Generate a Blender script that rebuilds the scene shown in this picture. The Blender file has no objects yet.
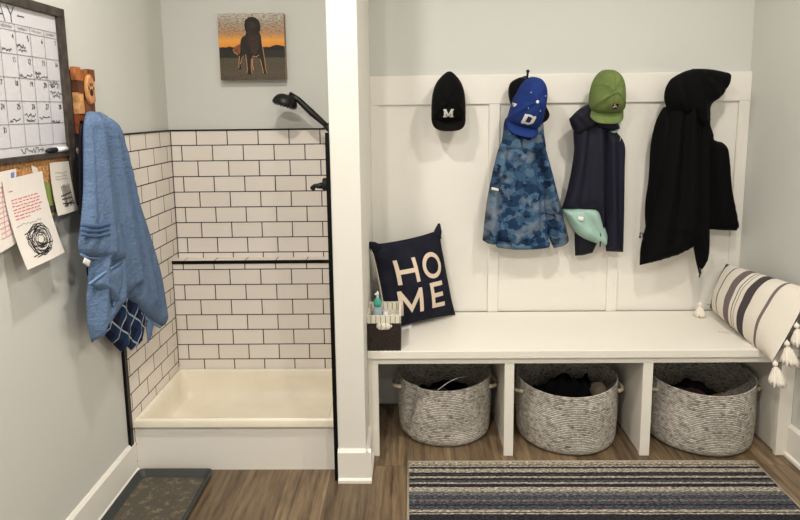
import bpy, bmesh, math, random
import numpy as np
from mathutils import Vector, noise
from mathutils.bvhtree import BVHTree
from mathutils.geometry import delaunay_2d_cdt

random.seed(7)
C = bpy.context.scene.collection
PI = math.pi

# ------------------------------------------------------------------ camera
FPX, CY, PITCH, YAW, ROLL, CAMH = 598.9982, 194.8551, .1395, -.0175, -.0121, 1.544


def cam_axes():
    c, s = math.cos(YAW), math.sin(YAW)
    cp, sp = math.cos(PITCH), math.sin(PITCH)
    cr, sr = math.cos(ROLL), math.sin(ROLL)
    x, y, z = Vector((c, -s, 0)), Vector((s, c, 0)), Vector((0, 0, 1))
    d, u = cp * y - sp * z, sp * y + cp * z
    return cr * x + sr * u, cr * u - sr * x, d


CR, CU, CD = cam_axes()


def W(u, v, X=None, Y=None, Z=None):
    """the point of the room that a measured spot of the photo shows, on a known plane"""
    r = CR * (u - 400) / FPX - CU * (v - CY) / FPX + CD
    o = Vector((0, 0, CAMH))
    if X is not None: t = (X - o.x) / r.x
    elif Y is not None: t = (Y - o.y) / r.y
    else: t = (Z - o.z) / r.z
    return o + t * r


cam = bpy.data.cameras.new('camera')
cam.sensor_width = 36
cam.lens = FPX / 800 * 36
cam.shift_y = -(260 - CY) / 800
cam.clip_start = .05
co = bpy.data.objects.new('camera', cam)
C.objects.link(co)
from mathutils import Matrix
co.matrix_world = Matrix(((CR.x, CU.x, -CD.x, 0), (CR.y, CU.y, -CD.y, 0), (CR.z, CU.z, -CD.z, CAMH), (0, 0, 0, 1)))
bpy.context.scene.camera = co

# ------------------------------------------------------------------ materials


def lin(c):
    return tuple((v / 255 / 12.92) if v / 255 <= .04045 else ((v / 255 + .055) / 1.055) ** 2.4 for v in c) + (1,)


class NM:
    """small node-material builder"""

    def __init__(s, name, rough=.6, metal=0., spec=.5):
        s.m = bpy.data.materials.new(name)
        s.m.use_nodes = True
        s.t = s.m.node_tree
        s.b = s.t.nodes['Principled BSDF']
        s.b.inputs['Roughness'].default_value = rough
        s.b.inputs['Metallic'].default_value = metal
        s.b.inputs['Specular IOR Level'].default_value = spec
        s._co = None

    def n(s, kind, **kw):
        nd = s.t.nodes.new(kind)
        for k, v in kw.items():
            if k in nd.inputs.keys(): nd.inputs[k].default_value = v
            else: setattr(nd, k, v)
        return nd

    def l(s, a, b): s.t.links.new(a, b)

    def coord(s, kind='Object', scale=(1, 1, 1), loc=(0, 0, 0), rot=(0, 0, 0)):
        if s._co is None: s._co = s.n('ShaderNodeTexCoord')
        mp = s.n('ShaderNodeMapping')
        mp.inputs['Scale'].default_value = scale
        mp.inputs['Location'].default_value = loc
        mp.inputs['Rotation'].default_value = rot
        s.l(s._co.outputs[kind], mp.inputs['Vector'])
        return mp.outputs[0]

    def noise(s, vec, scale, detail=3, rough=.5):
        nd = s.n('ShaderNodeTexNoise')
        nd.inputs['Scale'].default_value = scale
        nd.inputs['Detail'].default_value = detail
        nd.inputs['Roughness'].default_value = rough
        s.l(vec, nd.inputs['Vector'])
        return nd.outputs['Fac']

    def ramp(s, fac, stops, interp='LINEAR'):
        r = s.n('ShaderNodeValToRGB')
        r.color_ramp.interpolation = interp
        e = r.color_ramp.elements
        while len(e) < len(stops): e.new(.5)
        for el, (p, c) in zip(e, stops):
            el.position = p
            el.color = c if len(c) == 4 else lin(c)
        s.l(fac, r.inputs['Fac'])
        return r.outputs['Color']

    def mix(s, fac, a, b, mode='MIX'):
        mx = s.n('ShaderNodeMix', data_type='RGBA', blend_type=mode)
        for sock, v in ((mx.inputs[0], fac), (mx.inputs[6], a), (mx.inputs[7], b)):
            if isinstance(v, bpy.types.NodeSocket): s.l(v, sock)
            else: sock.default_value = v if isinstance(v, (int, float)) else (v if len(v) == 4 else lin(v))
        return mx.outputs[2]

    def math(s, op, a, b=0.):
        nd = s.n('ShaderNodeMath', operation=op)
        for sock, v in zip(nd.inputs, (a, b)):
            if isinstance(v, bpy.types.NodeSocket): s.l(v, sock)
            else: sock.default_value = v
        return nd.outputs[0]

    def color(s, c):
        if isinstance(c, bpy.types.NodeSocket): s.l(c, s.b.inputs['Base Color'])
        else: s.b.inputs['Base Color'].default_value = c if len(c) == 4 else lin(c)

    def bump(s, h, strength=.3, dist=.002):
        b = s.n('ShaderNodeBump')
        b.inputs['Strength'].default_value = strength
        b.inputs['Distance'].default_value = dist
        s.l(h, b.inputs['Height'])
        s.l(b.outputs[0], s.b.inputs['Normal'])


M = {}


def simple(name, c, rough=.6, metal=0., nscale=None, nstr=.2, ndist=.001, var=0., vscale=8., spec=.5):
    m = NM(name, rough, metal, spec)
    if var:
        f = m.noise(m.coord(), vscale, 4)
        c2 = tuple(max(0, v * (1 - var)) for v in c)
        c1 = tuple(min(255, v * (1 + var * .5)) for v in c)
        m.color(m.ramp(f, [(.3, c2), (.7, c1)]))
    else: m.color(c)
    if nscale: m.bump(m.noise(m.coord(), nscale, 3), nstr, ndist)
    M[name] = m.m
    return m


simple('wall_paint', (207, 207, 201), .75, nscale=220, nstr=.12, ndist=.001)
simple('wall_taupe', (120, 113, 105), .8, nscale=200, nstr=.1)
simple('partition_paint', (228, 225, 216), .6, nscale=200, nstr=.1, ndist=.001)
simple('white_paint', (234, 230, 221), .42, nscale=90, nstr=.05, ndist=.001)
simple('bench_paint', (236, 231, 220), .33, nscale=60, nstr=.04, ndist=.001)
simple('tub_acrylic', (238, 229, 210), .25, nscale=40, nstr=.03, var=.03, vscale=5)
simple('black_metal', (9, 9, 9), .4, .6)
simple('matte_black', (8, 8, 9), .45, .1)
simple('marker_white', (232, 232, 232), .35)
simple('ceiling_paint', (232, 232, 228), .8, nscale=200)
simple('frame_wood', (70, 61, 54), .6, nscale=120, nstr=.3, var=.35, vscale=30)
simple('whiteboard', (208, 206, 210), .22)
simple('board_ink', (45, 44, 52), .5)
simple('pencil', (150, 148, 150), .6)
simple('ink_black', (22, 22, 26), .6)
simple('ink_red', (212, 92, 96), .6)
simple('ink_blue', (112, 134, 190), .6)
simple('ink_pink', (222, 158, 164), .6)
simple('cork', (186, 136, 84), .85, nscale=160, nstr=.6, var=.3, vscale=120)
simple('paper', (224, 217, 209), .8, nscale=60, nstr=.05)
simple('paper_warm', (216, 208, 196), .8, nscale=60, nstr=.05)
simple('green_card', (126, 140, 70), .7)
simple('wood_light', (214, 160, 104), .5, var=.25, vscale=40, nscale=80)
simple('wood_mid', (176, 108, 58), .5, var=.3, vscale=40, nscale=80)
simple('wood_dark', (92, 52, 30), .5, var=.3, vscale=40, nscale=80)
simple('wood_red', (132, 70, 40), .5, var=.3, vscale=40, nscale=80)
simple('plaque_wood', (206, 148, 92), .5, var=.15, vscale=50)
simple('burnt', (48, 28, 18), .6)
simple('towel_tag', (228, 228, 226), .7)
simple('cap_black', (10, 9, 9), .85, nscale=700, nstr=.4, ndist=.0006, spec=.12)
simple('cap_black_brim', (15, 12, 11), .85, nscale=700, nstr=.4, ndist=.0006, spec=.12)
simple('cap_blue', (32, 54, 116), .8, nscale=700, nstr=.4, ndist=.0006, spec=.12)
simple('cap_green', (108, 124, 72), .85, nscale=600, nstr=.5, ndist=.0006, var=.08, vscale=25, spec=.12)
simple('thread_white', (225, 222, 216), .8, nscale=900, nstr=.4, ndist=.0005)
simple('thread_gold', (196, 160, 66), .7)
simple('navy_stitch', (17, 30, 76), .8)
simple('green_stitch', (70, 92, 40), .8)
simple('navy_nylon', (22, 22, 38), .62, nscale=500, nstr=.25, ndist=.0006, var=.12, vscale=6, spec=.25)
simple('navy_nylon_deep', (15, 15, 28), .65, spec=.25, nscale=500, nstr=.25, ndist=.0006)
simple('teal_lining', (156, 188, 176), .55, nscale=300, nstr=.3, ndist=.0006, var=.08, vscale=15)
simple('mask_fabric', (178, 212, 214), .8, nscale=400)
simple('black_softshell', (4, 4, 5), .8, nscale=450, nstr=.3, ndist=.0006, spec=.12)
simple('pillow_navy', (32, 33, 44), .95, nscale=500, nstr=.35, ndist=.001, var=.25, vscale=14, spec=.12)
simple('letter_felt', (216, 198, 178), .9, nscale=400, nstr=.3, ndist=.0008)
simple('seam_cord', (188, 178, 158), .8)
simple('tassel_yarn', (234, 226, 213), .9, nscale=300, nstr=.6, ndist=.0015)
simple('wicker_dark', (38, 24, 18), .6, nscale=180, nstr=.9, ndist=.003, var=.45, vscale=110)
simple('teal_plastic', (60, 168, 146), .35)
simple('white_plastic', (225, 228, 228), .3)
simple('blue_cap_plastic', (112, 168, 190), .35)
simple('rope_beige', (206, 192, 166), .85, nscale=200, nstr=.6)
simple('tray_rubber', (54, 56, 54), .6, nscale=200, nstr=.3)
simple('dark_cloth', (9, 9, 11), .9, nscale=160, nstr=.3, spec=.12)
simple('blue_cloth', (10, 10, 34), .9, nscale=160, nstr=.3)
simple('red_cloth', (58, 10, 22), .9, nscale=160, nstr=.3)
simple('tan_cloth', (132, 84, 42), .9, nscale=160, nstr=.3)
simple('cream_cloth', (120, 106, 88), .9, nscale=160, nstr=.3)
simple('canvas_edge', (160, 138, 112), .7)
simple('dog_dark', (36, 25, 18), .7, var=.4, vscale=70)
simple('dog_face', (54, 40, 31), .7)
simple('dog_ear', (24, 16, 12), .7)
simple('dog_chest', (52, 35, 25), .7, var=.4, vscale=90)
simple('print_dark', (26, 22, 15), .7)
simple('dog_tail', (132, 78, 42), .7, var=.3, vscale=90)
simple('dog_rim', (226, 168, 116), .7)
simple('floor_dirt', (60, 50, 40), .8)
m = NM('lamp_lens', .5)
m.b.inputs['Emission Color'].default_value = (1, .9, .76, 1)
m.b.inputs['Emission Strength'].default_value = 6
M['lamp_lens'] = m.m
m = NM('bottle_plastic', .2)
m.color((196, 216, 224))
m.b.inputs['Transmission Weight'].default_value = .45
m.b.inputs['Alpha'].default_value = 1
M['bottle_plastic'] = m.m
m = NM('window_glass', .02)
m.color((255, 255, 255))
m.b.inputs['Transmission Weight'].default_value = 1
m.b.inputs['IOR'].default_value = 1.05
M['window_glass'] = m.m


def make_tile(name, axis, j0, z0, bw=.1555, rh=.0788):
    """white glazed running-bond tile with dark grout, laid out in metres"""
    m = NM(name, .18)
    if m._co is None: m._co = m.n('ShaderNodeTexCoord')
    sp = m.n('ShaderNodeSeparateXYZ')
    m.l(m._co.outputs['Object'], sp.inputs[0])
    cb = m.n('ShaderNodeCombineXYZ')
    m.l(m.math('SUBTRACT', sp.outputs[axis], j0), cb.inputs[0])
    m.l(m.math('SUBTRACT', sp.outputs['Z'], z0), cb.inputs[1])
    br = m.n('ShaderNodeTexBrick')
    m.l(cb.outputs[0], br.inputs['Vector'])
    br.offset = .5
    for k, v in (('Scale', 1.), ('Mortar Size', .0026), ('Mortar Smooth', .15), ('Brick Width', bw), ('Row Height', rh), ('Bias', 0)):
        br.inputs[k].default_value = v
    br.inputs['Color1'].default_value = lin((232, 225, 216))
    br.inputs['Color2'].default_value = lin((228, 220, 210))
    br.inputs['Mortar'].default_value = lin((14, 12, 15))
    m.l(br.outputs['Color'], m.b.inputs['Base Color'])
    m.l(m.math('ADD', m.math('MULTIPLY', br.outputs['Fac'], .6), .18), m.b.inputs['Roughness'])
    h = m.math('SUBTRACT', 1., br.outputs['Fac'])
    m.bump(h, .6, .002)
    M[name] = m.m


def floor_material():
    m = NM('floor_planks', .42)
    if m._co is None: m._co = m.n('ShaderNodeTexCoord')
    sp = m.n('ShaderNodeSeparateXYZ')
    m.l(m._co.outputs['Object'], sp.inputs[0])
    cb = m.n('ShaderNodeCombineXYZ')
    m.l(sp.outputs['Y'], cb.inputs[0])
    m.l(m.math('ADD', sp.outputs['X'], 3.055), cb.inputs[1])
    br = m.n('ShaderNodeTexBrick')
    m.l(cb.outputs[0], br.inputs['Vector'])
    br.offset = .37
    br.offset_frequency = 3
    for k, v in (('Scale', 1.), ('Mortar Size', .0009), ('Mortar Smooth', .2), ('Brick Width', 1.22), ('Row Height', .18), ('Bias', 0)):
        br.inputs[k].default_value = v
    br.inputs['Color1'].default_value = (.15, .15, .15, 1)
    br.inputs['Color2'].default_value = (.85, .85, .85, 1)
    br.inputs['Mortar'].default_value = (.5, .5, .5, 1)
    # grain: coordinates shifted per plank so neighbours differ
    sh = m.n('ShaderNodeVectorMath', operation='SCALE')
    m.l(br.outputs['Color'], sh.inputs[0])
    sh.inputs['Scale'].default_value = 9.
    ad = m.n('ShaderNodeVectorMath', operation='ADD')
    m.l(m.coord(scale=(1, .085, 1)), ad.inputs[0])
    m.l(sh.outputs[0], ad.inputs[1])
    g1 = m.noise(ad.outputs[0], 26, 6, .62)
    g2 = m.noise(ad.outputs[0], 130, 3, .6)
    big = m.noise(m.coord(scale=(1, .35, 1)), 5, 3)
    wv = m.n('ShaderNodeTexWave', wave_type='BANDS', bands_direction='X')
    for k, v in (('Scale', 9.), ('Distortion', 9.), ('Detail', 3.), ('Detail Scale', 1.2)): wv.inputs[k].default_value = v
    m.l(ad.outputs[0], wv.inputs['Vector'])
    base = m.ramp(g1, [(.34, (66, 51, 37)), (.5, (124, 103, 79)), (.66, (158, 137, 109))])
    fine = m.ramp(g2, [(.36, (88, 70, 52)), (.64, (162, 141, 113))])
    c = m.mix(.35, base, fine)
    c = m.mix(.22, c, m.ramp(wv.outputs['Fac'], [(.1, (62, 46, 33)), (.6, (150, 128, 100))]))
    tone = m.ramp(br.outputs['Color'], [(.1, (176, 172, 168)), (.9, (255, 254, 252))])
    c = m.mix(1., c, tone, 'MULTIPLY')
    knots = m.ramp(m.noise(m.coord(scale=(1.6, .55, 1), loc=(.4, .2, 0)), 4.2, 4, .6), [(.58, (0, 0, 0)), (.68, (255, 255, 255))])
    c = m.mix(m.math('MULTIPLY', knots, .55), c, (74, 51, 36))
    c = m.mix(m.math('MULTIPLY', br.outputs['Fac'], .75), c, (52, 38, 28))
    m.color(c)
    m.bump(m.math('SUBTRACT', g1, m.math('MULTIPLY', br.outputs['Fac'], 1.5)), .15, .001)
    M['floor_planks'] = m.m


floor_material()


def camo_material():
    m = NM('camo_fleece', .85, 0, .2)
    v = m.coord('UV')
    wob = m.n('ShaderNodeTexNoise')
    wob.inputs['Scale'].default_value = 60
    m.l(v, wob.inputs['Vector'])
    ad = m.n('ShaderNodeVectorMath', operation='SCALE')
    m.l(wob.outputs['Color'], ad.inputs[0])
    ad.inputs['Scale'].default_value = .022
    vv = m.n('ShaderNodeVectorMath', operation='ADD')
    m.l(v, vv.inputs[0])
    m.l(ad.outputs[0], vv.inputs[1])
    vo = m.n('ShaderNodeTexVoronoi')
    vo.inputs['Scale'].default_value = 30
    m.l(vv.outputs[0], vo.inputs['Vector'])
    sx = m.n('ShaderNodeSeparateColor')
    m.l(vo.outputs['Color'], sx.inputs[0])
    mixv = m.math('ADD', m.math('MULTIPLY', sx.outputs[0], .45), m.math('MULTIPLY', m.noise(v, 13, 2), .75))
    base = m.ramp(mixv, [(0, (20, 36, 60)), (.40, (30, 54, 84)), (.56, (54, 84, 114)), (.68, (78, 108, 134)), (.78, (88, 98, 112))], 'CONSTANT')
    c = m.noise(m.coord('UV', loc=(9.1, 2.2, 0)), 9, 2, .5)
    lite = m.ramp(c, [(.54, (0, 0, 0)), (.70, (255, 255, 255))])
    col = m.mix(m.math('MULTIPLY', lite, .55), base, (150, 162, 172))
    m.color(col)
    m.bump(m.noise(v, 260, 2), .3, .0008)
    M['camo_fleece'] = m.m


camo_material()


def terry(name, c, var=.16):
    m = NM(name, .95, 0, .15)
    v = m.coord('UV')
    f = m.noise(v, 210, 3, .75)
    m.color(m.mix(.5, m.ramp(f, [(.3, tuple(x * (1 - var) for x in c)), (.7, tuple(min(255, x * (1 + var)) for x in c))]),
                  m.ramp(m.noise(v, 9, 3), [(.3, tuple(x * .92 for x in c)), (.7, tuple(min(255, x * 1.06) for x in c))])))
    m.bump(m.math('ADD', m.noise(v, 95, 3, .7), m.math('MULTIPLY', m.noise(v, 24, 3), 1.2)), 1., .006)
    M[name] = m.m


terry('terry_blue', (99, 121, 152), .22)
terry('terry_band', (84, 110, 148), .1)
terry('terry_hem', (122, 150, 186), .08)


def plaid_material():
    m = NM('plaid_cloth', .9, 0, .2)
    v = m.coord('UV', rot=(0, 0, .72))
    sp = m.n('ShaderNodeSeparateXYZ')
    m.l(v, sp.inputs[0])
    def line(sock, period, off, w):
        fr = m.math('FRACT', m.math('ADD', m.math('DIVIDE', sock, period), off))
        return m.math('LESS_THAN', fr, w)
    l1 = line(sp.outputs['X'], .082, .2, .075)
    l2 = line(sp.outputs['Y'], .082, .55, .075)
    b1 = line(sp.outputs['X'], .082, .55, .4)
    b2 = line(sp.outputs['Y'], .082, .9, .4)
    c = m.mix(m.math('MULTIPLY', b1, .6), (17, 24, 50), (34, 58, 94))
    c = m.mix(m.math('MULTIPLY', b2, .5), c, (30, 54, 90))
    c = m.mix(m.math('MAXIMUM', l1, l2), c, (160, 170, 182))
    m.color(c)
    m.bump(m.noise(m.coord('UV'), 300, 2), .4, .001)
    M['plaid_cloth'] = m.m


plaid_material()


def rope_material():
    m = NM('woven_rope', .9, 0, .2)
    v = m.coord('UV')
    sp = m.n('ShaderNodeSeparateXYZ')
    m.l(v, sp.inputs[0])
    # U metres round, V metres up; coils every 8.5 mm with slanted stitch flecks
    row = m.math('FLOOR', m.math('DIVIDE', sp.outputs['Y'], .0085))
    cb = m.n('ShaderNodeCombineXYZ')
    m.l(m.math('ADD', m.math('MULTIPLY', sp.outputs['X'], 34.), m.math('MULTIPLY', row, 7.31)), cb.inputs[0])
    m.l(m.math('MULTIPLY', row, 3.7), cb.inputs[1])
    f = m.noise(cb.outputs[0], 1.25, 2, .6)
    tone = m.ramp(m.noise(v, 7, 2), [(.3, (225, 225, 225)), (.7, (255, 255, 255))])
    fl = m.ramp(f, [(.28, (128, 123, 115)), (.46, (196, 190, 179)), (.66, (235, 229, 218))])
    col = m.mix(1., fl, tone, 'MULTIPLY')
    fr = m.math('FRACT', m.math('DIVIDE', sp.outputs['Y'], .0085))
    hh = m.math('SINE', m.math('MULTIPLY', fr, PI))
    col = m.mix(m.math('MULTIPLY', m.math('LESS_THAN', hh, .42), .55), col, (112, 106, 97))
    m.color(col)
    m.bump(m.math('ADD', hh, m.math('MULTIPLY', f, .5)), .8, .004)
    M['woven_rope'] = m.m


rope_material()


def stripe_material(name, stops, noisy=.0, nscale=40, bump=.3, sp=True, axis='X'):
    m = NM(name, .95, 0, .15)
    v = m.coord('UV')
    s = m.n('ShaderNodeSeparateXYZ')
    m.l(v, s.inputs[0])
    fac = s.outputs[axis]
    if noisy:
        nz = m.noise(m.coord('UV', scale=(1, 12, 1) if axis == 'X' else (6, 30, 1)), nscale, 2)
        fac = m.math('ADD', fac, m.math('MULTIPLY', m.math('SUBTRACT', nz, .5), noisy))
    c = m.ramp(fac, stops, 'CONSTANT')
    M[name] = m.m
    return m, c, v


m, c, v = stripe_material('bolster_stripes', [(0, (74, 68, 68)), (.058, (236, 229, 218)), (.185, (70, 64, 66)), (.2, (236, 229, 218)),
                          (.325, (122, 112, 110)), (.415, (236, 229, 218)), (.455, (120, 112, 108)), (.466, (236, 229, 218)), (.49, (128, 118, 116)), (.5, (236, 229, 218)),
                          (.545, (80, 74, 76)), (.635, (236, 229, 218)), (.775, (122, 114, 112)), (.802, (236, 229, 218))])
wv = m.noise(m.coord('UV', scale=(1, 1, 1)), 130, 2)
c = m.mix(.22, c, m.ramp(wv, [(.35, (150, 140, 130)), (.65, (245, 238, 226))]), 'MULTIPLY')
m.color(c)
m.bump(wv, .5, .002)

# rug: V runs from its back edge towards the room, in metres
RUG_ST = [(0, 'c'), (.024, 'd'), (.030, 'c'), (.041, 'k'), (.054, 'c'), (.080, 'k'), (.093, 'd'), (.098, 'k'), (.108, 'c'), (.121, 'k'), (.135, 'b'), (.149, 'c'), (.161, 'k'), (.182, 'c'),
          (.211, 'e'), (.235, 'b'), (.262, 'e'), (.272, 'b'), (.290, 'k'), (.300, 'b'), (.322, 'c'), (.337, 'k'), (.341, 'c'), (.350, 'k'), (.40, 'b'), (.45, 'c'), (.47, 'k'), (.52, 'b'), (.58, 'c')]
RC = dict(c=(184, 177, 166), d=(104, 100, 98), k=(52, 53, 60), b=(84, 87, 95), e=(116, 117, 120))
m = NM('rug_weave', .97, 0, .1)
v = m.coord('UV')
s = m.n('ShaderNodeSeparateXYZ')
m.l(v, s.inputs[0])
nz = m.noise(m.coord('UV', scale=(5, 60, 1)), 5, 3, .6)
fac = m.math('ADD', s.outputs['Y'], m.math('MULTIPLY', m.math('SUBTRACT', nz, .5), .008))
fac = m.math('DIVIDE', fac, .68)
c = m.ramp(fac, [(p / .68, RC[k]) for p, k in RUG_ST], 'CONSTANT')
f2 = m.noise(m.coord('UV', scale=(17, 58, 1)), 4, 2, .75)
c = m.mix(.8, c, m.ramp(f2, [(.38, (62, 62, 66)), (.5, (122, 120, 118)), (.62, (240, 232, 220))]), 'OVERLAY')
m.color(c)
m.bump(f2, .8, .004)
M['rug_weave'] = m.m
simple('rug_binding', (170, 158, 138), .95, nscale=300, nstr=.5)

m = NM('tray_stone', .5)
f = m.noise(m.coord(), 14, 5, .65)
f2 = m.noise(m.coord(loc=(4, 1, 0)), 30, 6, .75)
c = m.mix(.8, m.ramp(f, [(.3, (58, 54, 48)), (.6, (92, 84, 72))]), m.ramp(f2, [(.53, (74, 68, 60)), (.62, (132, 118, 92)), (.68, (82, 76, 66))]))
m.color(c)
M['tray_stone'] = m.m

m = NM('striped_liner', .9)
v = m.coord()
s = m.n('ShaderNodeSeparateXYZ')
m.l(v, s.inputs[0])
fr = m.math('FRACT', m.math('DIVIDE', m.math('ADD', m.math('ADD', s.outputs['X'], m.math('MULTIPLY', s.outputs['Y'], 1.0)), 5.006), .021))
m.color(m.mix(m.math('LESS_THAN', fr, .13), (226, 219, 202), (92, 84, 74)))
M['striped_liner'] = m.m

m = NM('printed_sunset', .55)
v = m.coord('UV')
s = m.n('ShaderNodeSeparateXYZ')
m.l(v, s.inputs[0])
h = m.math('ADD', s.outputs['Y'], m.math('MULTIPLY', m.math('SUBTRACT', m.noise(m.coord('UV', scale=(1, .1, 1)), 9, 4), .5), .05))
sky = m.ramp(h, [(0, (34, 28, 21)), (.10, (70, 58, 44)), (.2, (48, 45, 28)), (.33, (44, 50, 23)), (.345, (22, 19, 14)), (.485, (30, 23, 14)), (.5, (224, 140, 44)), (.6, (232, 160, 62)), (.7, (186, 138, 92)), (.85, (176, 158, 136)), (1, (198, 192, 178))])
cl = m.ramp(m.noise(m.coord('UV', scale=(1, 2.4, 1)), 22, 4, .65), [(.45, (0, 0, 0)), (.6, (255, 255, 255))])
up = m.ramp(s.outputs['Y'], [(.58, (0, 0, 0)), (.75, (255, 255, 255))])
c = m.mix(m.math('MULTIPLY', m.math('MULTIPLY', cl, up), .75), sky, (96, 80, 70))
gr = m.ramp(m.noise(m.coord('UV', scale=(1, 2, 1)), 40, 4, .7), [(.35, (20, 20, 12)), (.65, (138, 118, 92))])
lo = m.math('LESS_THAN', s.outputs['Y'], .33)
c = m.mix(m.math('MULTIPLY', lo, .45), c, gr)
m.color(c)
M['printed_sunset'] = m.m

# ------------------------------------------------------------------ mesh helpers
ORG = {}


class MB:
    """collects geometry, links it as ONE mesh object"""

    def __init__(s): s.v, s.f, s.uv, s.mi, s.cur = [], [], {}, [], 0

    def add(s, vs, fs, uv=None):
        o = len(s.v)
        s.v += [tuple(p) for p in vs]
        for f in fs:
            s.f.append(tuple(i + o for i in f))
            s.mi.append(s.cur)
        if uv:
            for i, t in enumerate(uv): s.uv[o + i] = t
        return s

    def box(s, a, b):
        (x0, y0, z0), (x1, y1, z1) = a, b
        x0, x1 = min(x0, x1), max(x0, x1); y0, y1 = min(y0, y1), max(y0, y1); z0, z1 = min(z0, z1), max(z0, z1)
        return s.add([(x0, y0, z0), (x1, y0, z0), (x1, y1, z0), (x0, y1, z0), (x0, y0, z1), (x1, y0, z1), (x1, y1, z1), (x0, y1, z1)],
                     [(3, 2, 1, 0), (4, 5, 6, 7), (0, 1, 5, 4), (1, 2, 6, 5), (2, 3, 7, 6), (3, 0, 4, 7)])

    def tube(s, pts, r, n=10, cap=True):
        pts = [Vector(p) for p in pts]
        rs = r if isinstance(r, (list, tuple)) else [r] * len(pts)
        up = Vector((.13, .21, 1)).normalized()
        vs, fs = [], []
        prev = None
        for i, p in enumerate(pts):
            d = (pts[min(i + 1, len(pts) - 1)] - pts[max(i - 1, 0)]).normalized()
            a = d.cross(up)
            if a.length < .05: a = d.cross(Vector((1, 0, 0)))
            a.normalize()
            if prev is not None and a.dot(prev) < 0: a = -a
            prev = a
            b = d.cross(a)
            for k in range(n):
                t = 2 * PI * k / n
                vs.append(p + (a * math.cos(t) + b * math.sin(t)) * rs[i])
        for i in range(len(pts) - 1):
            for k in range(n):
                q = (k + 1) % n
                fs.append((i * n + k, i * n + q, (i + 1) * n + q, (i + 1) * n + k))
        if cap:
            fs.append(tuple(range(n - 1, -1, -1)))
            fs.append(tuple(range((len(pts) - 1) * n, len(pts) * n)))
        return s.add(vs, fs)

    def ball(s, c, r, n=12, sc=(1, 1, 1)):
        vs, fs = [], []
        m_ = n // 2
        for i in range(m_ + 1):
            t = PI * i / m_
            for k in range(n):
                q = 2 * PI * k / n
                vs.append((c[0] + r * sc[0] * math.sin(t) * math.cos(q), c[1] + r * sc[1] * math.sin(t) * math.sin(q), c[2] + r * sc[2] * math.cos(t)))
        for i in range(m_):
            for k in range(n):
                q = (k + 1) % n
                fs.append((i * n + k, (i + 1) * n + k, (i + 1) * n + q, i * n + q))
        return s.add(vs, fs)

    def lathe(s, prof, c, n=48, sx=1., sy=1., axis='Z', fn=None):
        """profile (r, h); U = metres round, V = metres along the profile"""
        vs, fs, uv = [], [], []
        ln = 0.
        R = max(p[0] for p in prof)
        for i, (r, h) in enumerate(prof):
            if i: ln += math.hypot(r - prof[i - 1][0], h - prof[i - 1][1])
            for k in range(n + 1):
                t = 2 * PI * k / n
                rr, hh = fn(r, h, t, i) if fn else (r, h)
                a, b = rr * sx * math.cos(t), rr * sy * math.sin(t)
                vs.append({'Z': (c[0] + a, c[1] + b, c[2] + hh), 'Y': (c[0] + a, c[1] + hh, c[2] + b), 'X': (c[0] + hh, c[1] + a, c[2] + b)}[axis])
                uv.append((t * R, ln))
        for i in range(len(prof) - 1):
            for k in range(n):
                fs.append((i * (n + 1) + k, i * (n + 1) + k + 1, (i + 1) * (n + 1) + k + 1, (i + 1) * (n + 1) + k))
        return s.add(vs, fs, uv)

    def grid(s, fn, nu, nv, uvf=None):
        vs = [fn(i / nu, j / nv) for j in range(nv + 1) for i in range(nu + 1)]
        fs = [(j * (nu + 1) + i, j * (nu + 1) + i + 1, (j + 1) * (nu + 1) + i + 1, (j + 1) * (nu + 1) + i) for j in range(nv) for i in range(nu)]
        uv = [(uvf(i / nu, j / nv) if uvf else (i / nu, j / nv)) for j in range(nv + 1) for i in range(nu + 1)]
        return s.add(vs, fs, uv)

    def bvh(s): return BVHTree.FromPolygons([Vector(p) for p in s.v], s.f)

    def build(s, name, mat, parent=None, smooth=False, bevel=0., weld=False):
        org = ORG.get(parent.name, (0, 0, 0)) if parent else (0, 0, 0)
        me = bpy.data.meshes.new(name)
        me.from_pydata([(a - org[0], b - org[1], c - org[2]) for a, b, c in s.v], [], s.f)
        mats = mat if isinstance(mat, (list, tuple)) else [mat]
        for q in mats: me.materials.append(M[q])
        me.polygons.foreach_set('material_index', s.mi)
        if s.uv:
            ul = me.uv_layers.new(name='UVMap')
            for lp in me.loops: ul.data[lp.index].uv = s.uv.get(lp.vertex_index, (0, 0))
        bm = bmesh.new()
        bm.from_mesh(me)
        if weld: bmesh.ops.remove_doubles(bm, verts=bm.verts, dist=1e-5)
        bmesh.ops.recalc_face_normals(bm, faces=bm.faces)
        bm.to_mesh(me)
        bm.free()
        if smooth:
            me.polygons.foreach_set('use_smooth', [True] * len(me.polygons))
        ob = bpy.data.objects.new(name, me)
        C.objects.link(ob)
        if parent: ob.parent = parent
        ORG[ob.name] = org
        if bevel:
            md = ob.modifiers.new('bevel', 'BEVEL')
            md.width = bevel
            md.segments = 2
            md.limit_method = 'ANGLE'
        return ob


def thing(name, label, cat, loc, group=None):
    o = bpy.data.objects.new(name, None)
    C.objects.link(o)
    o.location = loc
    o.empty_display_size = .05
    ORG[o.name] = tuple(loc)
    return tag(o, label, cat, group)


def tag(o, label, cat, group=None):
    o['label'] = label
    o['category'] = cat
    if group: o['group'] = group
    return o


def struct(name, mb, mat, bevel=0.):
    o = mb.build(name, mat, None, bevel=bevel)
    o['kind'] = 'structure'
    return o


def copy_tree(o, loc, label=None):
    c = o.copy()
    C.objects.link(c)
    c.location = loc
    if label: c['label'] = label
    for ch in list(o.children):
        d = ch.copy()
        C.objects.link(d)
        d.parent = c
        for g in list(ch.children):
            e = g.copy()
            C.objects.link(e)
            e.parent = d
    return c


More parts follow.
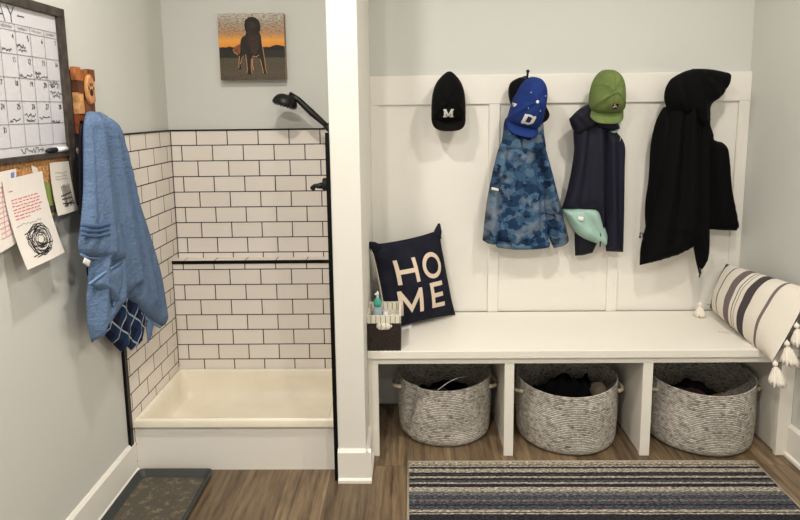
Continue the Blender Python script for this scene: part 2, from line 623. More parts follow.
def catmull(pts, step, closed=True, tension=.5):
    """resampled smooth line; a point given as (a, b, 1) stays a sharp corner"""
    P = [(p[0], p[1]) for p in pts]
    sharp = [len(p) > 2 and p[2] for p in pts]
    n = len(P)
    out = []
    for i in range(n if closed else n - 1):
        p1, p2 = np.array(P[i]), np.array(P[(i + 1) % n])
        p0 = np.array(P[i - 1]) if (closed or i > 0) else p1
        p3 = np.array(P[(i + 2) % n]) if (closed or i + 2 < n) else p2
        t1 = (p2 - p0) * tension * .8 if not sharp[i] else (p2 - p1) * .6
        t2 = (p3 - p1) * tension * .8 if not sharp[(i + 1) % n] else (p2 - p1) * .6
        L = np.linalg.norm(p2 - p1)
        for t in (t1, t2):
            l_ = np.linalg.norm(t)
            if l_ > L: t *= L / l_
        k = max(1, int(L / step))
        for j in range(k):
            t = j / k
            h1, h2, h3, h4 = 2 * t ** 3 - 3 * t ** 2 + 1, t ** 3 - 2 * t ** 2 + t, -2 * t ** 3 + 3 * t ** 2, t ** 3 - t ** 2
            out.append(h1 * p1 + h2 * t1 + h3 * p2 + h4 * t2)
    if not closed: out.append(np.array(P[-1]))
    return np.array(out)


def seg_dist(q, poly, closed):
    """distance of points q (n,2) to a polyline, and how far along it"""
    a = poly if not closed else poly
    b = np.roll(poly, -1, 0) if closed else None
    A = poly if closed else poly[:-1]
    B = b if closed else poly[1:]
    best = np.full(len(q), 1e9)
    for p0, p1 in zip(A, B):
        d = p1 - p0
        L = (d * d).sum() + 1e-12
        t = np.clip(((q - p0) @ d) / L, 0, 1)
        e = np.linalg.norm(q - (p0 + t[:, None] * d), axis=1)
        best = np.minimum(best, e)
    return best


def cloth(name, mat, px, base, thick=.03, puff=.05, folds=(), parent=None, res=.012, wrinkle=.004, wscale=9., side='Y', edge=.004, tilt=None, seed=0.):
    """a hanging cloth body with real thickness: outline measured on the plane `base`, front side
    puffed and creased along fold lines, flat back. side 'Y' = against the back wall, 'X' = left wall"""
    def w2(u, v):
        p = W(u, v, Y=base) if side == 'Y' else W(u, v, X=base)
        return (p.x, p.z) if side == 'Y' else (p.y, p.z)
    pts = [w2(p[0], p[1]) + tuple(p[2:]) for p in px]
    ol = catmull(pts, res)
    n = len(ol)
    lo, hi = ol.min(0), ol.max(0)
    xs = np.arange(lo[0], hi[0], res)
    ys = np.arange(lo[1], hi[1], res)
    gx, gy = np.meshgrid(xs, ys)
    q = np.stack([gx.ravel(), gy.ravel()], 1)
    q[:, 0] += (np.tile(np.arange(len(ys)) % 2, (len(xs), 1)).T.ravel()) * res * .5
    ins = np.zeros(len(q), bool)
    for p0, p1 in zip(ol, np.roll(ol, -1, 0)):
        cnd = (p0[1] > q[:, 1]) != (p1[1] > q[:, 1])
        with np.errstate(divide='ignore', invalid='ignore'):
            xx = p0[0] + (q[:, 1] - p0[1]) / (p1[1] - p0[1]) * (p1[0] - p0[0])
        ins ^= cnd & (q[:, 0] < xx)
    q = q[ins]
    if len(q): q = q[seg_dist(q, ol, True) > res * .6]
    allp = np.concatenate([ol, q]) if len(q) else ol
    r = delaunay_2d_cdt([Vector(p) for p in allp], [(i, (i + 1) % n) for i in range(n)], [], 1, 1e-6)
    V = np.array([(p.x, p.y) for p in r[0]])
    F = [tuple(f) for f in r[2]]
    d = seg_dist(V, ol, True)
    e = np.clip(d / puff, 0, 1)
    h = edge + thick * np.sqrt(np.clip(1 - (1 - e) ** 2, 0, 1))
    fade = np.clip(d / .015, 0, 1)
    for line, amp, wid in folds:
        L = catmull([w2(*p) for p in line], .03, False)
        dd = seg_dist(V, L, False)
        h += amp * np.exp(-(dd / wid) ** 2) * fade
    h += np.array([noise.noise(Vector((a * wscale, b * wscale * .45, seed))) for a, b in V]) * wrinkle * fade
    h = np.maximum(h, .002)
    hb = np.zeros(len(V))
    if tilt is not None:
        z0, z1, off = tilt
        hb += off * np.clip((z0 - V[:, 1]) / (z0 - z1), 0, 1)
    def out(a, b, o): return (a, base - o, b) if side == 'Y' else (base + o, a, b)
    vs = [out(a, b, o + k) for (a, b), o, k in zip(V, h, hb)] + [out(a, b, k) for (a, b), k in zip(V, hb)]
    N = len(V)
    # rim: boundary edges are those used by one triangle
    cnt = {}
    for f in F:
        for i in range(len(f)):
            k = (f[i], f[(i + 1) % len(f)])
            cnt[frozenset(k)] = cnt.get(frozenset(k), []) + [k]
    fs = [tuple(f) for f in F] + [tuple(i + N for i in reversed(f)) for f in F]
    for k in cnt.values():
        if len(k) == 1:
            a, b = k[0]
            fs.append((b, a, a + N, b + N))
    mb = MB().add(vs, fs, [tuple(p) for p in V] * 2)
    ob = mb.build(name, mat, parent, smooth=True)
    return ob, mb


def strokes(lines, width, place, step=.006, lift=0.):
    """flat brush strokes: each line is a list of (a, b); place maps (a, b) to a point of the room"""
    mb = MB()
    for ln in lines:
        w = width
        if isinstance(ln, tuple): ln, w = ln
        p = []
        for i in range(len(ln) - 1):
            a, b = np.array(ln[i], float), np.array(ln[i + 1], float)
            k = max(1, int(np.linalg.norm(b - a) / step))
            p += [a + (b - a) * j / k for j in range(k)]
        p.append(np.array(ln[-1], float))
        vs, fs = [], []
        for i, c in enumerate(p):
            d0 = c - p[i - 1] if i else p[1] - c
            d1 = p[i + 1] - c if i + 1 < len(p) else d0
            d0, d1 = d0 / (np.linalg.norm(d0) + 1e-9), d1 / (np.linalg.norm(d1) + 1e-9)
            nn = np.array((-(d0 + d1)[1], (d0 + d1)[0]))
            L = np.linalg.norm(nn)
            nn = np.array((-d0[1], d0[0])) if L < .4 else nn / L / max(.5, L / 2)
            for t in (-.5, 0, .5): vs.append(place(*(c + nn * w * t)))
        for i in range(len(p) - 1):
            for t in (0, 1): fs.append((i * 3 + t, i * 3 + t + 1, i * 3 + t + 4, i * 3 + t + 3))
        mb.add(vs, fs)
    return mb


def filled(poly, place, res=.006, smooth=True):
    ol = catmull(poly, res) if smooth else np.array(catmull([(a, b, 1) for a, b in poly], res))
    n = len(ol)
    lo, hi = ol.min(0), ol.max(0)
    gx, gy = np.meshgrid(np.arange(lo[0], hi[0], res), np.arange(lo[1], hi[1], res))
    q = np.stack([gx.ravel(), gy.ravel()], 1)
    r = delaunay_2d_cdt([Vector(p) for p in ol] + [Vector(p) for p in q], [(i, (i + 1) % n) for i in range(n)], [], 1, 1e-6)
    return MB().add([place(p.x, p.y) for p in r[0]], [tuple(f) for f in r[2]])


FONT = {  # one-line letters on a unit box
    'A': [[(0, 0), (.5, 1), (1, 0)], [(.2, .4), (.8, .4)]], 'D': [[(0, 0), (0, 1), (.6, 1), (1, .6), (1, .4), (.6, 0), (0, 0)]],
    'E': [[(1, 0), (0, 0), (0, 1), (1, 1)], [(0, .5), (.8, .5)]], 'F': [[(0, 0), (0, 1), (1, 1)], [(0, .5), (.8, .5)]],
    'H': [[(0, 0), (0, 1)], [(1, 0), (1, 1)], [(0, .5), (1, .5)]], 'I': [[(.5, 0), (.5, 1)]], 'M': [[(0, 0), (0, 1), (.5, .4), (1, 1), (1, 0)]],
    'N': [[(0, 0), (0, 1), (1, 0), (1, 1)]], 'O': [[(.5, 0), (0, .4), (0, .6), (.5, 1), (1, .6), (1, .4), (.5, 0)]],
    'R': [[(0, 0), (0, 1), (.8, 1), (1, .75), (.8, .5), (0, .5)], [(.5, .5), (1, 0)]], 'S': [[(0, .1), (.5, 0), (1, .25), (.1, .7), (.5, 1), (1, .9)]],
    'T': [[(.5, 0), (.5, 1)], [(0, 1), (1, 1)]], 'U': [[(0, 1), (0, .2), (.5, 0), (1, .2), (1, 1)]], 'W': [[(0, 1), (.25, 0), (.5, .7), (.75, 0), (1, 1)]],
    'Y': [[(0, 1), (.5, .5), (1, 1)], [(.5, .5), (.5, 0)]], 'J': [[(.9, 1), (.9, .2), (.5, 0), (.1, .2)]], 'L': [[(0, 1), (0, 0), (1, 0)]], '-': [[(0, .5), (1, .5)]],
    '1': [[(.3, .8), (.55, 1), (.55, 0)]], '2': [[(0, .8), (.5, 1), (1, .75), (0, 0), (1, 0)]], '3': [[(0, .95), (.6, 1), (.95, .75), (.4, .52), (1, .3), (.6, 0), (0, .05)]],
    '4': [[(.75, 0), (.75, 1), (0, .35), (1, .35)]], '5': [[(1, 1), (.1, 1), (.05, .55), (.6, .6), (1, .3), (.6, 0), (0, .05)]], '6': [[(.8, 1), (.2, .55), (.05, .25), (.5, 0), (.95, .25), (.6, .5), (.15, .4)]],
    '7': [[(0, 1), (1, 1), (.4, 0)]], '8': [[(.5, .52), (.05, .75), (.5, 1), (.95, .75), (.5, .52), (0, .25), (.5, 0), (1, .25), (.5, .52)]], '9': [[(.95, .7), (.5, .5), (.1, .72), (.5, 1), (.95, .75), (.8, 0)]],
    '0': [[(.5, 0), (.05, .4), (.05, .6), (.5, 1), (.95, .6), (.95, .4), (.5, 0)]],
}


def write(txt, a, b, h, w=None, gap=.35, slant=0.):
    w = w or h * .6
    out = []
    for ch in txt:
        for ln in FONT.get(ch, []):
            out.append([(a + x * w + slant * y * h, b + y * h) for x, y in ln])
        a += w * (1 + gap)
    return out


def scribble(a, b, w, h, n, rnd):
    return [(a + w * i / n + rnd.uniform(-.3, .3) * w / n, b + h * rnd.choice((0, .5, 1)) * rnd.uniform(.6, 1)) for i in range(n + 1)]


# ------------------------------------------------------------------ measures of the room
XLW, XLT, XR = -1.212, -1.201, 1.677          # left wall, left tile face, right wall
YN, YNW = 3.009, 3.027                        # faces of the boards / panel behind them
YU, YL = 2.9986, 2.916                        # shower tile: upper face, lower (thicker) face
YP = 2.335                                    # front of the dividing wall
PXL, PXR = -.314, -.196                       # its two sides
ZB, YB, YD = .502, 2.498, 2.513               # bench top height, its front, front of the uprights
ZLED = .806
CEIL, YFRONT = 2.75, -1.6

make_tile('tile_upper', 'X', -1.0708 - 10 * .1555, 1.3841 - 19 * .0788)
make_tile('tile_lower', 'X', -1.0677 - 10 * .1555 + .07775, .686 - .0788 * 20)
make_tile('tile_left', 'Y', 2.5565 - 20 * .1555, 1.3841 - 19 * .0788)
make_tile('tile_ledge', 'X', -1.0708 - 10 * .1555, -.02)

# ------------------------------------------------------------------ setting
struct('floor', MB().box((-1.4, YFRONT, -.05), (1.9, 3.2, 0)), 'floor_planks')
struct('ceiling', MB().box((-1.4, YFRONT, CEIL), (1.9, 3.2, CEIL + .08)), 'ceiling_paint')
struct('wall_left', MB().box((XLW - .1, YFRONT, 0), (XLW, 3.15, CEIL)), 'wall_paint')
struct('wall_right', MB().box((XR, YFRONT, 0), (XR + .1, 3.15, CEIL)), 'wall_paint')
struct('wall_back', MB().box((XLW, YU + .01, 0), (PXL + .02, YU + .13, CEIL)), 'wall_paint')
struct('wall_nook', MB().box((PXR - .02, YNW, 0), (XR, YNW + .1, CEIL)), ['wall_paint'])
struct('wall_partition', MB().box((PXL, YP, 0), (PXR, YNW + .1, CEIL)), 'partition_paint', .004)
# wall behind the viewer, with a window that lets daylight in
wf = MB()
wf.box((-1.305, YFRONT - .1, 0), (-.5, YFRONT, CEIL)).box((.9, YFRONT - .1, 0), (1.777, YFRONT, CEIL))
wf.box((-.5, YFRONT - .1, 0), (.9, YFRONT, .85)).box((-.5, YFRONT - .1, 2.15), (.9, YFRONT, CEIL))
struct('wall_front', wf, 'wall_taupe')
fr = MB()
for a, b in (((-.5, .85), (-.44, 2.15)), ((.84, .85), (.9, 2.15)), ((-.5, .85), (.9, .91)), ((-.5, 2.09), (.9, 2.15)), ((.17, .85), (.23, 2.15))):
    fr.box((a[0], YFRONT - .08, a[1]), (b[0], YFRONT - .02, b[1]))
wn = struct('window_1', fr, 'white_paint')
# tile cladding, edge trims
PR_TILE = PXL - .012
struct('wall_tile_left', MB().box((XLW, 2.385, 0), (XLT, YU + .005, 1.4555)), 'tile_left')
struct('wall_tile_upper', MB().box((XLT, YU, ZLED - .02), (PR_TILE, YU + .012, 1.4555)), 'tile_upper')
struct('wall_tile_lower', MB().box((XLT, YL, .0), (PR_TILE, YU + .012, ZLED - .008)), 'tile_lower')
struct('wall_tile_ledge', MB().box((XLT, YL + .004, ZLED - .008), (PR_TILE, YU, ZLED)), 'tile_ledge')
struct('wall_tile_right', MB().box((PR_TILE, YP + .006, 0), (PXL, YU + .01, 1.4555)), 'tile_left')
struct('trim_1', MB().box((XLT, YU - .004, 1.4555), (PR_TILE, YU + .012, 1.463)).box((XLW, 2.385, 1.4555), (XLT + .004, YU - .004, 1.463)), 'black_metal')
struct('trim_11', MB().box((XLT, YU - .003, ZLED), (XLT + .003, YU, 1.4555)).box((XLT, YL - .003, .25), (XLT + .002, YL, ZLED - .012)), 'black_metal')
struct('trim_2', MB().box((XLT, YL - .004, ZLED - .012), (PR_TILE, YL + .004, ZLED + .004)), 'black_metal')
struct('trim_3', MB().box((XLW, 2.362, .138), (XLT + .002, 2.386, 1.463)), 'black_metal')
struct('trim_4', MB().box((PXL - .016, YP - .002, 0), (PXL, YP + .008, 1.463)), 'black_metal')


def base_profile(axis, a0, a1, face, sgn, h=.142, th=.014):
    """moulded baseboard: slab with a bevelled top and a small shoe moulding"""
    prof = [(0, 0), (th + .009, 0), (th + .009, .012), (th + .004, .018), (th, .020), (th, h - .012), (th * .35, h), (0, h)]
    mb = MB()
    vs = []
    for a in (a0, a1):
        for d, z in prof:
            vs.append((face + sgn * d, a, z) if axis == 'Y' else (a, face + sgn * d, z))
    n = len(prof)
    fs = [(i, (i + 1) % n, n + (i + 1) % n, n + i) for i in range(n)] + [tuple(range(n)), tuple(range(2 * n - 1, n - 1, -1))]
    return mb.add(vs, fs)


struct('baseboard_left', base_profile('Y', YFRONT, 2.40, XLW, 1, .146), 'white_paint')
struct('baseboard_right', base_profile('Y', YFRONT, YD - .0, XR, -1, .15), 'white_paint')
struct('baseboard_partition', base_profile('X', PXL, PXR + .022, YP, -1, .144), 'white_paint')
struct('baseboard_side', base_profile('Y', YP - .015, YD, PXR, 1, .144), 'white_paint')
struct('baseboard_nook', base_profile('X', PXR, XR, YNW, -1, .135), 'white_paint')
# panelling over the bench
struct('trim_5', MB().box((PXR, YNW - .006, ZB), (XR, YNW, 1.58)), 'white_paint')
struct('trim_6', MB().box((PXR, YN - .002, 1.5725), (XR, YNW, 1.7136)), 'white_paint', .002)
for i, (a, b) in enumerate(((PXR, -.152), (.3958, .448), (1.0084, 1.060), (1.6227, XR))):
    struct('trim_%d' % (7 + i), MB().box((a, YN, ZB), (b, YNW, 1.5725)), 'white_paint', .0015)
# apron wall below the tub
struct('wall_apron', MB().box((XLT - .005, 2.413, 0), (PXL - .001, 2.44, .207)), 'white_paint')

# ------------------------------------------------------------------ ceiling lights (out of the picture, above the bench and the room)
LX, LY = (-.47, 1.02), (1.62, 0.)
cl = thing('ceiling_light', 'round recessed ceiling light near the shower', 'ceiling light', (LX[0], LY[0], CEIL), 'recessed lights in the ceiling')
MB().lathe([(.095, 0), (.095, -.006), (.075, -.008), (.072, 0)], (LX[0], LY[0], CEIL), 40).build('trim_ring', 'white_plastic', cl, smooth=True)
MB().lathe([(0, -.002), (.072, -.002)], (LX[0], LY[0], CEIL), 40).build('lens', 'lamp_lens', cl)
spots = [(LX[0], LY[0])]
for x, y, lb in ((LX[1], LY[0], 'round recessed ceiling light over the bench'), (LX[0], LY[1], 'round recessed ceiling light behind the viewer, boot tray side'), (LX[1], LY[1], 'round recessed ceiling light behind the viewer, bench side')):
    copy_tree(cl, (x, y, CEIL), lb)
    spots.append((x, y))
POW = (17, 17, 34, 25)
for (x, y), pw in zip(spots, POW):
    ld = bpy.data.lights.new('downlight', 'AREA')
    ld.shape = 'DISK'
    ld.size = .11
    ld.energy = pw
    ld.color = (1, .945, .87)
    lo = bpy.data.objects.new('downlight', ld)
    lo.location = (x, y, CEIL - .012)
    C.objects.link(lo)
w = bpy.data.worlds.new('world')
bpy.context.scene.world = w
w.use_nodes = True
w.node_tree.nodes['Background'].inputs[0].default_value = (.92, .97, 1, 1)
w.node_tree.nodes['Background'].inputs[1].default_value = 1.6
ld = bpy.data.lights.new('window_portal', 'AREA')
ld.shape = 'RECTANGLE'
ld.size, ld.size_y = 1.4, 1.3
ld.cycles.is_portal = True
lo = bpy.data.objects.new('window_portal', ld)
lo.location = (.2, YFRONT - .11, 1.5)
lo.rotation_euler = (PI / 2, 0, 0)
C.objects.link(lo)

# ------------------------------------------------------------------ dog wash tub
tub = thing('shower_tub', 'wide low cream dog-washing tub sunk between the tiled shower walls', 'tub', (-.76, 2.4, 0))
x0, x1, yf, yb = XLT + .001, PR_TILE - .001, 2.396, YL - .001
rim = MB()
zr, zk, zf = .241, .236, .088
outer = [(x0, yf), (x1, yf), (x1, yb), (x0, yb)]
inn = [(x0 + .014, yf + .020), (x1 - .03, yf + .020), (x1 - .03, yb - .010), (x0 + .014, yb - .010)]
fl = [(x0 + .045, yf + .075), (x1 - .05, yf + .075), (x1 - .05, yb - .040), (x0 + .045, yb - .040)]


def ring(pts, z, r, n=6):
    out = []
    for i, (x, y) in enumerate(pts):
        px_, py_ = pts[i - 1]
        nx_, ny_ = pts[(i + 1) % 4]
        a = Vector((px_ - x, py_ - y)).normalized() * r
        b = Vector((nx_ - x, ny_ - y)).normalized() * r
        for k in range(n + 1):
            t = k / n
            p = Vector((x, y)) + a * (1 - t) ** 2 + b * t ** 2
            out.append((p.x, p.y, z))
    return out


rings = [ring(outer, .207, .002), ring(outer, zr - .008, .002), ring([(x + sx * .004, y + sy * .004) for (x, y), sx, sy in zip(outer, (1, -1, -1, 1), (1, 1, -1, -1))], zr, .003),
         ring(inn, zr + .001, .02), ring([(x + sx * .008, y + sy * .008) for (x, y), sx, sy in zip(inn, (1, -1, -1, 1), (1, 1, -1, -1))], zr - .01, .025)]
rings += [ring([(a[0] + (b[0] - a[0]) * t, a[1] + (b[1] - a[1]) * t) for a, b in zip(inn, fl)], zr - .01 + (zf + .012 - zr) * s_, .05) for t, s_ in ((.25, .3), (.5, .65), (.75, .94))]
rings += [ring(fl, zf + .008, .07), ring([(x + sx * .03, y + sy * .03) for (x, y), sx, sy in zip(fl, (1, -1, -1, 1), (1, 1, -1, -1))], zf, .06)]
vs = [p for r in rings for p in r]
n = len(rings[0])
fs = [(i * n + k, i * n + (k + 1) % n, (i + 1) * n + (k + 1) % n, (i + 1) * n + k) for i in range(len(rings) - 1) for k in range(n)]
fs.append(tuple((len(rings) - 1) * n + k for k in range(n)))
MB().add(vs, fs).build('basin', 'tub_acrylic', tub, smooth=True)

# ------------------------------------------------------------------ hand shower and valve
sh = thing('hand_shower', 'black hand shower angled out from the dividing wall above the tile', 'shower head', (PXL - .02, 2.885, 1.45))
YS = 2.885
P0, P1, P2 = W(328.5, 127.5, Y=YS), W(312, 113, Y=YS), W(298, 99.5, Y=YS)
hb = MB().tube([P0, P0.lerp(P1, .3), P1, P1.lerp(P2, .6), P2, W(289, 95.5, Y=YS)], [.010, .013, .0165, .015, .014, .020], 14)
hb.build('handle', 'matte_black', sh, smooth=True)
hc = W(285.5, 101.5, Y=YS)
nrm = Vector((-.30, -.08, -.95)).normalized()
tx = nrm.orthogonal().normalized()
ty = nrm.cross(tx)


def disc_lathe(prof, c, nd, n=36):
    tx = nd.orthogonal().normalized()
    ty = nd.cross(tx)
    mb = MB()
    vs = [c + (tx * math.cos(2 * PI * k / n) + ty * math.sin(2 * PI * k / n)) * r + nd * h for r, h in prof for k in range(n)]
    fs = [(i * n + k, i * n + (k + 1) % n, (i + 1) * n + (k + 1) % n, (i + 1) * n + k) for i in range(len(prof) - 1) for k in range(n)]
    return mb.add(vs, fs)


hd = disc_lathe([(.001, -.034), (.025, -.032), (.045, -.022), (.056, -.006), (.060, .008), (.060, .018), (.056, .022)], hc, nrm).build('head', 'matte_black', sh, smooth=True)
npl = disc_lathe([(.056, .0225), (.02, .0245), (.001, .0245)], hc, nrm)
for r_, k_ in ((.018, 6), (.034, 12), (.047, 18)):
    for k in range(k_):
        t = 2 * PI * k / k_
        p = hc + (tx * math.cos(t) + ty * math.sin(t)) * r_ + nrm * .025
        npl.ball(p, .0025, 6)
npl.build('nozzle_plate', 'black_metal', hd, smooth=True)
hk = MB().tube([P0 + Vector((-.012, 0, .012)), P0 + Vector((.014, 0, -.018))], [.018, .015], 14)
hk.tube([P0 + Vector((.005, 0, -.004)), Vector((PXL - .012, YS, P0.z - .005))], .012, 12)
hk.lathe([(0, -.012), (.028, -.012), (.028, 0)], (PR_TILE, YS, P0.z - .005), 24, axis='X')
hk.build('holder', 'matte_black', sh, smooth=True)
vl = thing('shower_valve', 'black lever valve sticking out from the tiled side of the dividing wall', 'shower valve', (PR_TILE, 2.56, 1.2))
YV = 2.56
vc = W(328, 184.5, Y=YV)
MB().lathe([(0, 0), (.06, 0), (.06, -.006), (.054, -.01), (0, -.01)], (PR_TILE, YV, vc.z), 36, axis='X').build('cover_plate', 'matte_black', vl, smooth=True)
bd_ = MB()
bd_.lathe([(.029, -.008), (.029, -.046), (.026, -.051), (0, -.052)], (PR_TILE, YV, vc.z), 28, axis='X')
bd_.build('valve_body', 'matte_black', vl, smooth=True)
l0 = Vector((PR_TILE - .045, YV, vc.z - .004))
MB().tube([l0, l0 + Vector((-.03, -.004, -.002)), W(315, 185.8, Y=YV), W(312.5, 188.5, Y=YV), W(311.8, 189.6, Y=YV)], [.017, .011, .009, .0125, .008], 14).build('lever', 'matte_black', vl, smooth=True)

# ------------------------------------------------------------------ dog picture
A, B = W(217.5, 13.5, Y=2.965), W(285.5, 79.5, Y=2.965)
ptop, pbot, pl_, pr_ = W(250, 13.2, Y=2.965).z, W(250, 79.6, Y=2.965).z, W(219, 46, Y=2.965).x, W(284.6, 46, Y=2.965).x
pic = thing('canvas_picture', 'square canvas print of a dark dog standing before an orange sunset', 'picture', ((pl_ + pr_) / 2, YU, pbot))
MB().box((pl_, 2.966, pbot), (pr_, YU + .009, ptop)).build('canvas', 'canvas_edge', pic, bevel=.003)
q = MB().add([(pl_, 2.9655, pbot), (pr_, 2.9655, pbot), (pr_, 2.9655, ptop), (pl_, 2.9655, ptop)], [(0, 1, 2, 3)], [(0, 0), (1, 0), (1, 1), (0, 1)])
q.build('print', 'printed_sunset', pic)


def pmap(dy):
    return lambda a, b: (pl_ + (pr_ - pl_) * (a - 16) / 440, 2.9655 - dy, ptop - (ptop - pbot) * (b - 35) / 430)


dog = [(240, 58), (262, 61), (284, 76), (297, 104), (298, 134), (289, 150), (293, 165), (302, 190), (305, 230), (312, 280), (319, 340), (322, 395), (330, 424), (308, 426), (300, 380), (290, 335), (282, 305),
       (262, 316), (242, 310), (229, 330), (226, 380), (229, 428), (192, 428), (200, 400), (198, 345), (192, 300), (180, 308), (166, 325), (155, 362), (159, 394), (140, 394), (146, 345), (150, 310), (158, 270), (160, 230), (166, 202), (178, 184), (194, 178), (202, 155), (195, 132), (193, 104), (204, 76), (222, 62)]
filled([(160, 233), (132, 243), (109, 264), (116, 286), (140, 302), (156, 290), (170, 260)], pmap(.0005), 8).build('tail', 'dog_tail', pic)
filled([(226, 316), (244, 312), (236, 372), (246, 402), (228, 404), (224, 360)], pmap(.0006), 8).build('far_leg', 'dog_tail', pic)
filled(dog, pmap(.001), 7).build('dog_figure', 'dog_dark', pic)
rim_l = [[(302, 190), (305, 230), (312, 280), (319, 340), (323, 395), (330, 424)], [(282, 306), (262, 317), (242, 311)], [(229, 332), (226, 380), (230, 426)], [(192, 300), (198, 345), (200, 400), (194, 428)],
         [(180, 308), (166, 325), (155, 362)], [(150, 310), (146, 345), (142, 390)], [(290, 335), (300, 380), (308, 424)], [(109, 266), (117, 287), (140, 302)], [(240, 330), (235, 372), (244, 400)]]
filled([(226, 96), (240, 90), (256, 92), (266, 104), (262, 122), (248, 130), (234, 124)], pmap(.0013), 6).build('muzzle', 'dog_face', pic)
filled([(203, 74), (196, 92), (194, 120), (198, 150), (205, 156), (211, 136), (212, 104)], pmap(.0013), 6).build('ear', 'dog_ear', pic)
filled([(286, 78), (296, 96), (300, 124), (297, 150), (290, 154), (284, 134), (281, 104)], pmap(.0013), 6).build('ear', 'dog_ear', pic)
filled([(212, 172), (240, 184), (276, 176), (286, 210), (280, 270), (262, 300), (244, 300), (224, 270), (212, 220)], pmap(.0012), 7).build('chest', 'dog_chest', pic)
filled([(16, 262), (40, 250), (60, 255), (84, 246), (110, 254), (140, 258), (160, 262), (160, 272), (16, 272)], pmap(.0003), 8, False).build('tree_line', 'print_dark', pic)
filled([(300, 268), (330, 262), (352, 256), (376, 246), (402, 240), (428, 244), (456, 252), (456, 272), (300, 274)], pmap(.0003), 8, False).build('tree_line', 'print_dark', pic)
strokes(rim_l, 2.6, pmap(.0015), 8).build('rim_light', 'dog_rim', pic)

# ------------------------------------------------------------------ calendar board
XB = XLW + .022
zt, zbm, zbt, zbb = W(64.5, 9.5, X=XB).z, 1.222, W(68, 151, X=XB).z, W(68, 156.3, X=XB).z
yr = W(72, 100, X=XB).y
yl = 1.22
fw = .040
cal = thing('calendar_board', 'white dry-erase calendar over a cork strip in a dark wood frame', 'notice board', (XLW, (yl + yr) / 2, zbm))
fb = MB()
fb.box((XLW, yl, zt - fw * .75), (XB, yr, zt)).box((XLW, yl, zbm), (XB, yr, zbm + fw * .6))
fb.box((XLW, yl, zbm + fw * .6), (XB, yl + fw, zt - fw * .75)).box((XLW, yr - fw, zbm + fw * .6), (XB, yr, zt - fw * .75))
fb.box((XLW, yl + fw, zbb), (XB, yr - fw, zbt))
fb.build('frame', 'frame_wood', cal, bevel=.0015)
XW = XLW + .010
wbp = MB().box((XLW, yl + fw, zbt), (XW, yr - fw, zt - fw * .75)).build('whiteboard', 'whiteboard', cal)
MB().box((XLW, yl + fw, zbm + fw * .6), (XW, yr - fw, zbb)).build('cork_strip', 'cork', cal)


def on_board(u, v):
    p = W(u, v, X=XW)
    return (p.y, p.z)


pb = lambda a, b: (XW + .0012, a, b)
lines = []
# grid measured on the board: columns and rows
g_top, g_bot = on_board(56, 35)[1], on_board(66.5, 144.5)[1]
hz = [on_board(0, 20)[1], on_board(0, 27.5)[1]]
cols_px = [(14, 24), (29, 30), (43, 33), (56.3, 36)]
cys = [on_board(u, v)[0] for u, v in cols_px]
pitch = (cys[3] - cys[0]) / 3
ye = cys[3]
ys = [ye - k * pitch for k in range(7, -1, -1)]
ztop = on_board(56.3, 33.3)[1]
zh = on_board(56.3, 39.3)[1]
zbt2 = on_board(64, 143)[1]
rows = [zh - (zh - zbt2) * k / 5 for k in range(6)]
for z in [ztop] + rows: lines.append([(ys[0], z), (ye, z)])
for y in ys: lines.append([(y, ztop), (y, rows[-1])])
strokes(lines, .0022, pb, .2).build('calendar_grid', 'pencil', wbp)
days = ['SUNDAY', 'MONDAY', 'TUESDAY', 'WEDNESDAY', 'THURSDAY', 'FRIDAY', 'SATURDAY']
for k, dname in enumerate(days):
    cw = pitch * .72 / (len(dname) * 1.35)
    strokes(write(dname, ys[k] + pitch * .14, zh + (ztop - zh) * .32, (ztop - zh) * .36, cw), .0014, pb, .2).build('day_name', 'pencil', wbp)
for r in range(5):
    for k in range(7):
        dnum = r * 7 + k + 1
        if dnum > 31: continue
        t = str(dnum)
        strokes(write(t, ys[k + 1] - .0085 * len(t) - .008, rows[r] - .024, .015, .0062), .0022, pb, .2).build('date_number', 'board_ink', wbp)
rnd = random.Random(3)
notes_ = [(3, 0, .05, .1, .6), (4, 0, .05, .32, .55), (4, 0, .1, .14, .55), (4, 1, .0, .05, .9), (5, 1, .1, .22, .4), (5, 1, .1, .05, .9), (6, 2, .1, .82, .6), (6, 2, .1, .66, .4), (6, 2, .1, .36, .9), (6, 2, .25, .18, .6), (3, 3, .1, .1, .7), (4, 3, .1, .3, .75), (4, 3, .2, .1, .6), (5, 3, .1, .2, .8), (6, 3, .05, .0, .6)]
for k, r, fx, fy, wd in notes_:
    zz = rows[r + 1] + (rows[r] - rows[r + 1]) * fy
    strokes([scribble(ys[k] + pitch * fx, zz, pitch * wd, .011, 17, rnd)], .0021, pb, .2).build('handwritten_note', 'board_ink', wbp)
u0, v0 = on_board(1, 13.5)
for k, ch in enumerate('AY-'):
    strokes(write(ch, u0 - .020 + k * .046, v0 - .020, .050, .034, .35), .0032, pb, .2).build('month_letter', 'board_ink', wbp)
strokes(write('M', u0 - .070, v0 - .020, .050, .034, .35), .0032, pb, .2).build('month_letter', 'board_ink', wbp)
zz = on_board(24, 152)[1]
strokes([scribble(on_board(21, 151)[0], zz - .004, .115, .015, 26, rnd)], .0022, pb, .2).build('footnote', 'board_ink', wbp)
